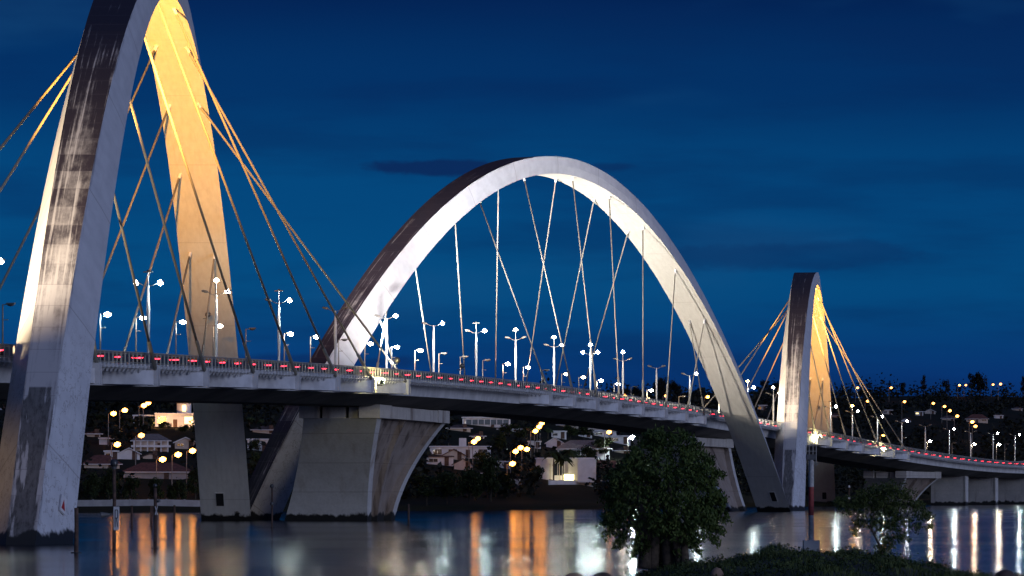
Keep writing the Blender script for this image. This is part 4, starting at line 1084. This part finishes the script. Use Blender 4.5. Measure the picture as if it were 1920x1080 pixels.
# wooded slope: one mass of foliage nobody could count
mb = MB(); rr = random.Random(21); made = 0; tries = 0
while made < 5200 and tries < 60000:
    tries += 1
    e = 36+1010*rr.random()**1.35; yy = rr.uniform(-.22, .22)
    # walk along a ray so the wood fills the view evenly
    lo, hi = 560., 3200.
    for _ in range(36):
        m_ = (lo+hi)/2
        if m_-interp(yy*m_, SH) < e: lo = m_
        else: hi = m_
    Y = lo; X = yy*Y
    if Y > 3000: continue
    z = ter(X, Y); px, py = pix(X, Y, z+3)
    bad = False
    for a, b, c, d, hy in HOUSES:
        if a-3 < px < b+3 and c-2 < py < d+14 and Y < hy+14: bad = True; break
    if bad: continue
    for a, b, hy in LIGHTS:
        if abs(px-a) < 14 and -8 < py-b < 34 and Y < hy+6: bad = True; break
    if bad: continue
    if e > 930 and rr.random() < .35: pass
    made += 1
    R = rr.uniform(2.0, 4.2)*(1 if e < 400 else 1.25); hgt = R*rr.uniform(.8, 1.5)*(rr.uniform(.9, 1.9) if e > 820 else 1)
    for _ in range(22):
        d = Vector((rr.gauss(0, 1), rr.gauss(0, 1), rr.gauss(0, .8))).normalized()*rr.uniform(.5, 1.0)
        p = Vector((X, Y, z+hgt*.7))+Vector((d.x*R, d.y*R, d.z*hgt*.75))
        a = Vector((rr.gauss(0, 1), rr.gauss(0, 1), rr.gauss(0, .6))).normalized(); b = a.cross(Vector((rr.gauss(0, 1), rr.gauss(0, 1), rr.gauss(0, 1)))).normalized(); s_ = rr.uniform(.45, .95)*(1 if e < 400 else 1.3)
        mb.quad(p-a*s_, p-b*s_*.7, p+a*s_, p+b*s_*.7)
tag(mb.build('woods', M['leaf_sky']), 'dark mass of trees and shrubs covering the far hillside', 'woodland', kind='stuff')

# ------------------------------------------------------------------ posts in the lake
def water_post(px, ytop, ybase, r, label, extra=None, name='mooring_post', cat='post', group='posts standing in the lake'):
    Y = FPX*HC/(ybase-YH); X = (px-960)*Y/FPX; h = HC-(ytop-YH)*Y/FPX; S = Y/FPX
    t = thing(name, label, cat, (X, Y, 0), 0, group)
    mb = MB(); mb.tube([(0, 0, -2), (0, 0, .5), (.02, 0, h*.6), (0, 0, h)], [r*1.08, r*1.05, r, r*.97], 10); mb.build('post', M['wood'], t, smooth=True)
    mb = MB(); mb.tube([(0, 0, -.06), (0, 0, .06)], r*2.6, 14); mb.build('collar', M['signk'], t)
    if extra: extra(t, h, S, r)
    return t
def ex_lantern(t, h, S, r):
    mb = MB(); mb.tube([(0, 0, h), (0, 0, h+.15), (0, 0, h+.2)], [r*1.2, r*1.5, r*1.6], 12); l = mb.build('lantern_base', M['sock'], t)
    mb = MB(); mb.tube([(0, 0, h+.2), (0, 0, h+.32), (0, 0, h+.62), (0, 0, h+.74)], [.20, .27, .27, .12], 14); mb.build('lantern', M['lens_off'], t, smooth=True)
def letter_strokes(mb, strokes, x0, z0, w, h, y, th, mi=0):
    for (a, b), (c, d) in strokes:
        A = Vector((x0+a*w, y, z0+b*h)); B = Vector((x0+c*w, y, z0+d*h)); v = (B-A); L = v.length; v.normalize(); n = Vector((-v.z, 0, v.x))*th/2; o_ = Vector((0, -.03, 0)); e = v*th*.4
        p = [A-n-e, B-n+e, B+n+e, A+n-e]; mb.hexa([q+o_ for q in p]+p, mi)
def ex_R(t, h, S, r):
    ex_lantern(t, h, S, r)
    z1 = HC-(950-YH)*S; z0 = HC-(994-YH)*S; x0, x1 = -.02, .40
    mb = MB(); mb.box(x0, x1, -r-.10, -r-.04, z0, z1); b = mb.build('sign_board', M['signw'], t)
    mb = MB(); hh = (z1-z0)*.72; zz = z0+(z1-z0)*.14; y = -r-.10
    letter_strokes(mb, [((0, 0), (0, 1)), ((0, 1), (.8, 1)), ((.8, 1), (1, .92)), ((1, .92), (1, .60)), ((1, .60), (.8, .52)), ((.8, .52), (0, .52)), ((.45, .52), (1, 0))], x0+.12, zz, .20, hh, y, .055)
    mb.build('letter', M['signk'], b)
    za = HC-(968-YH)*S
    mb = MB(); mb.tube([(0, 0, za-.5), (-.45, -.05, za-.15)], .03, 6); mb.build('bracket', M['sock'], t)
    mb = MB(); mb.tube([(-.30, -.05, za+.10), (-.5, -.1, za+.12), (-.95, -.2, za+.08)], [.08, .13, .24], 12); mb.build('horn', M['lampgrey'], t)
def ex_X(t, h, S, r):
    mb = MB(); mb.ball((0, 0, h+.18), .16, 2); mb.build('lantern', M['lens_off'], t, smooth=True)
    z1 = HC-(950-YH)*S; z0 = HC-(965-YH)*S
    mb = MB(); y = -r-.05
    letter_strokes(mb, [((0, 0), (1, 1)), ((0, 1), (1, 0))], .02, z0, .17, z1-z0, y, .06); mb.build('cross_sign', M['signw'], t)
    mb = MB(); mb.box(-.36, -.12, -r-.08, -r+.02, HC-(968-YH)*S, HC-(949-YH)*S); mb.build('side_board', M['wood'], t)
    za = HC-(941-YH)*S
    mb = MB(); mb.tube([(0, 0, za), (.18, -.1, za+.02), (.34, -.2, za+.1)], [.05, .08, .14], 10); mb.build('horn', M['lampgrey'], t)
water_post(143, 952, 1037, .15, 'plain brown wooden post in the water in front of the near arch foot')
water_post(214, 880, 1032, .13, 'tall wooden post with a lantern, a horn and a white R sign', ex_R, 'signal_post')
water_post(291, 915, 1028, .13, 'wooden post with a small lantern and a white X sign', ex_X, 'signal_post')
water_post(247, 948, 988, .14, 'thin far post between the R-sign post and the X-sign post')
water_post(327, 947, 986, .14, 'thin far post right of the X-sign post')
water_post(284, 950, 987, .14, 'thin far post right behind the X-sign post')
def ex_ball(t, h, S, r):
    mb = MB(); mb.ball((0, 0, h+.15), .26, 2); mb.ball((0, 0, h-1.9), .25, 2); mb.build('globe', M['sock'], t, smooth=True)
water_post(510, 914, 990, .10, 'slim dark post with a globe on top before the middle arch left foot', ex_ball, 'signal_post')
water_post(766, 945, 984, .13, 'short post just right of the pier')
water_post(1474, 893, 957, .14, 'slim post close to the foot of the small far arch')
def ex_white(t, h, S, r):
    mb = MB(); mb.tube([(0, 0, h), (0, 0, h+.5)], [.3, .2], 10); mb.build('lantern', M['signw'], t)
    mb = MB(); mb.box(-.5, .2, -.4, -.2, h*.45, h*.6); mb.build('sign_board', M['signw'], t)
water_post(1592, 914, 953, .13, 'post with a white sign behind the small bank tree', ex_white, 'signal_post')
# channel marker fixed to the near arch foot
def leg_marker():
    Y = 282.0
    p = ray_at(117, 948, 279.2); c, t, n, L = arch_frame(0)
    e = arch_pt(0, -.97, 5, 0)
    # plate lies just off the side face of the leg
    best = min(((arch_pt(0, -1+k*.001, (wext(-1+k*.001)*f+wint(-1+k*.001)*(1-f))/2+.10*(1-abs(2*f-1))*1.0, 2*f-1) , k, f) for k in range(10, 120) for f in (.25, .35, .45, .55, .65)), key=lambda q: (pix(*q[0])[0]-117)**2+(pix(*q[0])[1]-948)**2)
    q = best[0]; u = -1+best[1]*.001
    a = arch_pt(0, u, wext(u)/2, 1); b = arch_pt(0, u, wint(u)/2, -1); up = (arch_pt(0, u+.01, wint(u)/2, -1)-arch_pt(0, u-.01, wint(u)/2, -1)).normalized(); ac = (b-a).normalized(); no = ac.cross(up).normalized()
    if no.dot(n) < 0: no = -no
    o = thing('channel_sign', 'small white plate with a red triangle on the near arch foot', 'sign', q+no*.12)
    H_, W_ = 1.75, .75; z0 = -no*.05; mb = MB()
    ux = Vector((0, 0, 1)); tilt = (up+ux*.0).normalized()
    P = [(-ac*W_/2-tilt*H_/2), (ac*W_/2-tilt*H_/2), (ac*W_/2+tilt*H_/2), (-ac*W_/2+tilt*H_/2)]
    mb.hexa([x+z0*2 for x in P]+[x+no*.05 for x in P]); mb.build('plate', M['signw'], o)
    T = [(-ac*.24-tilt*.55), (ac*.24-tilt*.55), (-ac*.02+tilt*.5)]
    mb = MB(); mb.poly([x+no*.075 for x in T]); mb.poly([x+no*.052 for x in T][::-1])
    for k in range(3): mb.quad(T[k]+no*.052, T[(k+1) % 3]+no*.052, T[(k+1) % 3]+no*.075, T[k]+no*.075)
    mb.build('triangle', M['signr'], o)
leg_marker()
# striped mast on the bank
def mast():
    b = ray_at(1521, 1024, 119.5); b.z = bank(b.x, b.y); S = 119.5/FPX
    t = thing('mast', 'red and white striped mast with a cage top on a concrete block', 'mast', b)
    def z(py): return HC-(py-YH)*S-b.z
    mb = MB(); mb.box(-.27, .27, -.25, .25, -.3, z(1013)); mb.build('block', M['pier'], t)
    for y0, y1, m_ in ((1013, 966, 'mast_white'), (966, 913, 'rust_red'), (913, 862, 'mast_white')):
        mb = MB(); mb.tube([(0, 0, z(y0)), (0, 0, z(y1))], [.095, .09], 12); mb.build('section', M[m_], t)
    mb = MB(); mb.box(-.16, .16, -.12, .12, z(862), z(852)); mb.build('platform', M['sock'], t)
    mb = MB()
    for x in (-.17, -.07, .06, .17): mb.tube([(x, random.uniform(-.05, .05), z(868)), (x, 0, z(832+abs(x)*20))], .016, 6)
    mb.tube([(-.2, 0, z(836)), (.2, 0, z(836))], .014, 6); mb.tube([(-.2, 0, z(846)), (.2, 0, z(846))], .014, 6)
    mb.build('antenna', M['rail'], t)
    mb = MB(); mb.tube([(.07, 0, z(866)), (.2, 0, z(873)), (.22, 0, z(866))], .014, 6); mb.build('hook', M['rail'], t)
mast()

# ------------------------------------------------------------------ sky, twilight sun, camera
w = bpy.data.worlds.new('World'); sc.world = w; w.use_nodes = True
nt = NT(w.node_tree)
out = nt.n('ShaderNodeOutputWorld'); bg = nt.n('ShaderNodeBackground'); nt.l(bg.outputs[0], out.inputs[0])
tc = nt.n('ShaderNodeTexCoord'); D_ = tc.outputs['Generated']; sp = nt.n('ShaderNodeSeparateXYZ'); nt.l(D_, sp.inputs[0])
SUN_AZ, SUN_EL = radians(134), radians(6)      # afterglow: behind and to the right of the camera
rp = nt.n('ShaderNodeValToRGB'); cr = rp.color_ramp; cr.interpolation = 'EASE'
cols = [(0.0, (.0035, .030, .150)), (.18, (.0025, .036, .172)), (.40, (.0014, .072, .218)), (.58, (.0012, .063, .203)), (.78, (.0011, .033, .137)), (1.0, (.0010, .013, .078))]
while len(cr.elements) < len(cols): cr.elements.new(.5)
for e, (p, c) in zip(cr.elements, cols): e.position = p; e.color = (*c, 1)
nt.l(nt.mapr(sp.outputs[2], 0.0, .15, 0, 1, False), rp.inputs[0])
zen = nt.mix(nt.mapr(sp.outputs[2], .15, .9), rp.outputs[0], (.012, .030, .10))
cloud = nt.noise(D_, 1.0, 5, .55, sx=9, sy=9, sz=60)
c = nt.mix(nt.mapr(cloud, .42, .66, 0, .42), zen, (.002, .022, .105))
wisp = nt.noise(D_, 1.0, 4, .5, sx=7, sy=7, sz=26, loc=(3, 1, 7))
c = nt.mix(nt.mapr(wisp, .56, .74, 0, .35), c, (.010, .085, .235))
# darker to the right
az = nt.math('ARCTAN2', sp.outputs[0], sp.outputs[1])
c = nt.mix(nt.mapr(az, -.10, .16, 0, .30), c, nt.mix(1.0, c, (.9, .62, .72), 'MULTIPLY'))
# one long dark cloud low in the east
def cloudlet(c, a0, e0, wa, we, k, seed):
    el = nt.math('ARCSINE', sp.outputs[2])
    wob = nt.math('MULTIPLY', nt.math('SUBTRACT', nt.noise(D_, 1, 5, .65, sx=34, sy=28, sz=70, loc=(seed, 0, 0)), .5), 2.6)
    x = nt.math('DIVIDE', nt.math('SUBTRACT', az, a0), wa); y = nt.math('DIVIDE', nt.math('SUBTRACT', el, e0), we)
    d = nt.math('ADD', nt.math('SQRT', nt.math('ADD', nt.math('MULTIPLY', x, x), nt.math('MULTIPLY', y, y))), wob)
    return nt.mix(nt.math('MULTIPLY', nt.mapr(d, 1.1, .45), k), c, (.0035, .020, .095))
def pa(px): return math.atan((px-960)/FPX)
def pe(py): return math.atan((YH-py)/FPX)
c = cloudlet(c, pa(830), pe(313), .020, .0022, .85, 1.0)
c = cloudlet(c, pa(1150), pe(312), .012, .0018, .5, 5.0)
c = cloudlet(c, pa(600), pe(680), .045, .003, .55, 8.0)
c = cloudlet(c, pa(1500), pe(480), .05, .004, .35, 11.0)
# afterglow of the set sun opposite the view
gd = Vector((sin(SUN_AZ), cos(SUN_AZ), .16)).normalized()
dt = nt.n('ShaderNodeVectorMath', operation='DOT_PRODUCT'); nt.l(D_, dt.inputs[0]); dt.inputs[1].default_value = gd
glow = nt.math('MULTIPLY', nt.math('POWER', nt.math('MAXIMUM', dt.outputs['Value'], 0), 3.0), nt.mapr(sp.outputs[2], -.05, .05))
sky = nt.n('ShaderNodeTexSky', sky_type='NISHITA'); sky.sun_disc = False; sky.sun_elevation = SUN_EL; sky.sun_rotation = SUN_AZ
tw = nt.mix(1.0, sky.outputs[0], (.012, .013, .020), 'MULTIPLY')
c = nt.mix(1.0, c, nt.mix(glow, (0, 0, 0), tw), 'ADD')
ga = nt.mix(glow, (0, 0, 0), (.26, .34, .62))
c = nt.mix(1.0, c, ga, 'ADD')
nt.l(c, bg.inputs[0]); bg.inputs[1].default_value = 1.0

sl_ = bpy.data.lights.new('sun', 'SUN'); sl_.energy = .52; sl_.angle = radians(20); sl_.color = (.64, .74, 1.0)
so = bpy.data.objects.new('sun', sl_); col.objects.link(so)
sd = Vector((sin(SUN_AZ)*cos(SUN_EL*2), cos(SUN_AZ)*cos(SUN_EL*2), sin(SUN_EL*2)))
so.rotation_euler = sd.to_track_quat('Z', 'Y').to_euler()

cam = bpy.data.cameras.new('camera'); co = bpy.data.objects.new('camera', cam); col.objects.link(co)
co.location = (0, 0, HC); co.rotation_euler = (pi/2, 0, 0)
cam.sensor_width = 36; cam.lens = 36*FPX/1920; cam.shift_y = (YH-540)/1920; cam.clip_start = 1; cam.clip_end = 8000
sc.camera = co
sc.view_settings.view_transform = 'Standard'; sc.view_settings.look = 'None'; sc.view_settings.exposure = 0; sc.view_settings.gamma = 1
sc.cycles.use_denoising = True; sc.cycles.sample_clamp_indirect = 4; sc.cycles.max_bounces = 6
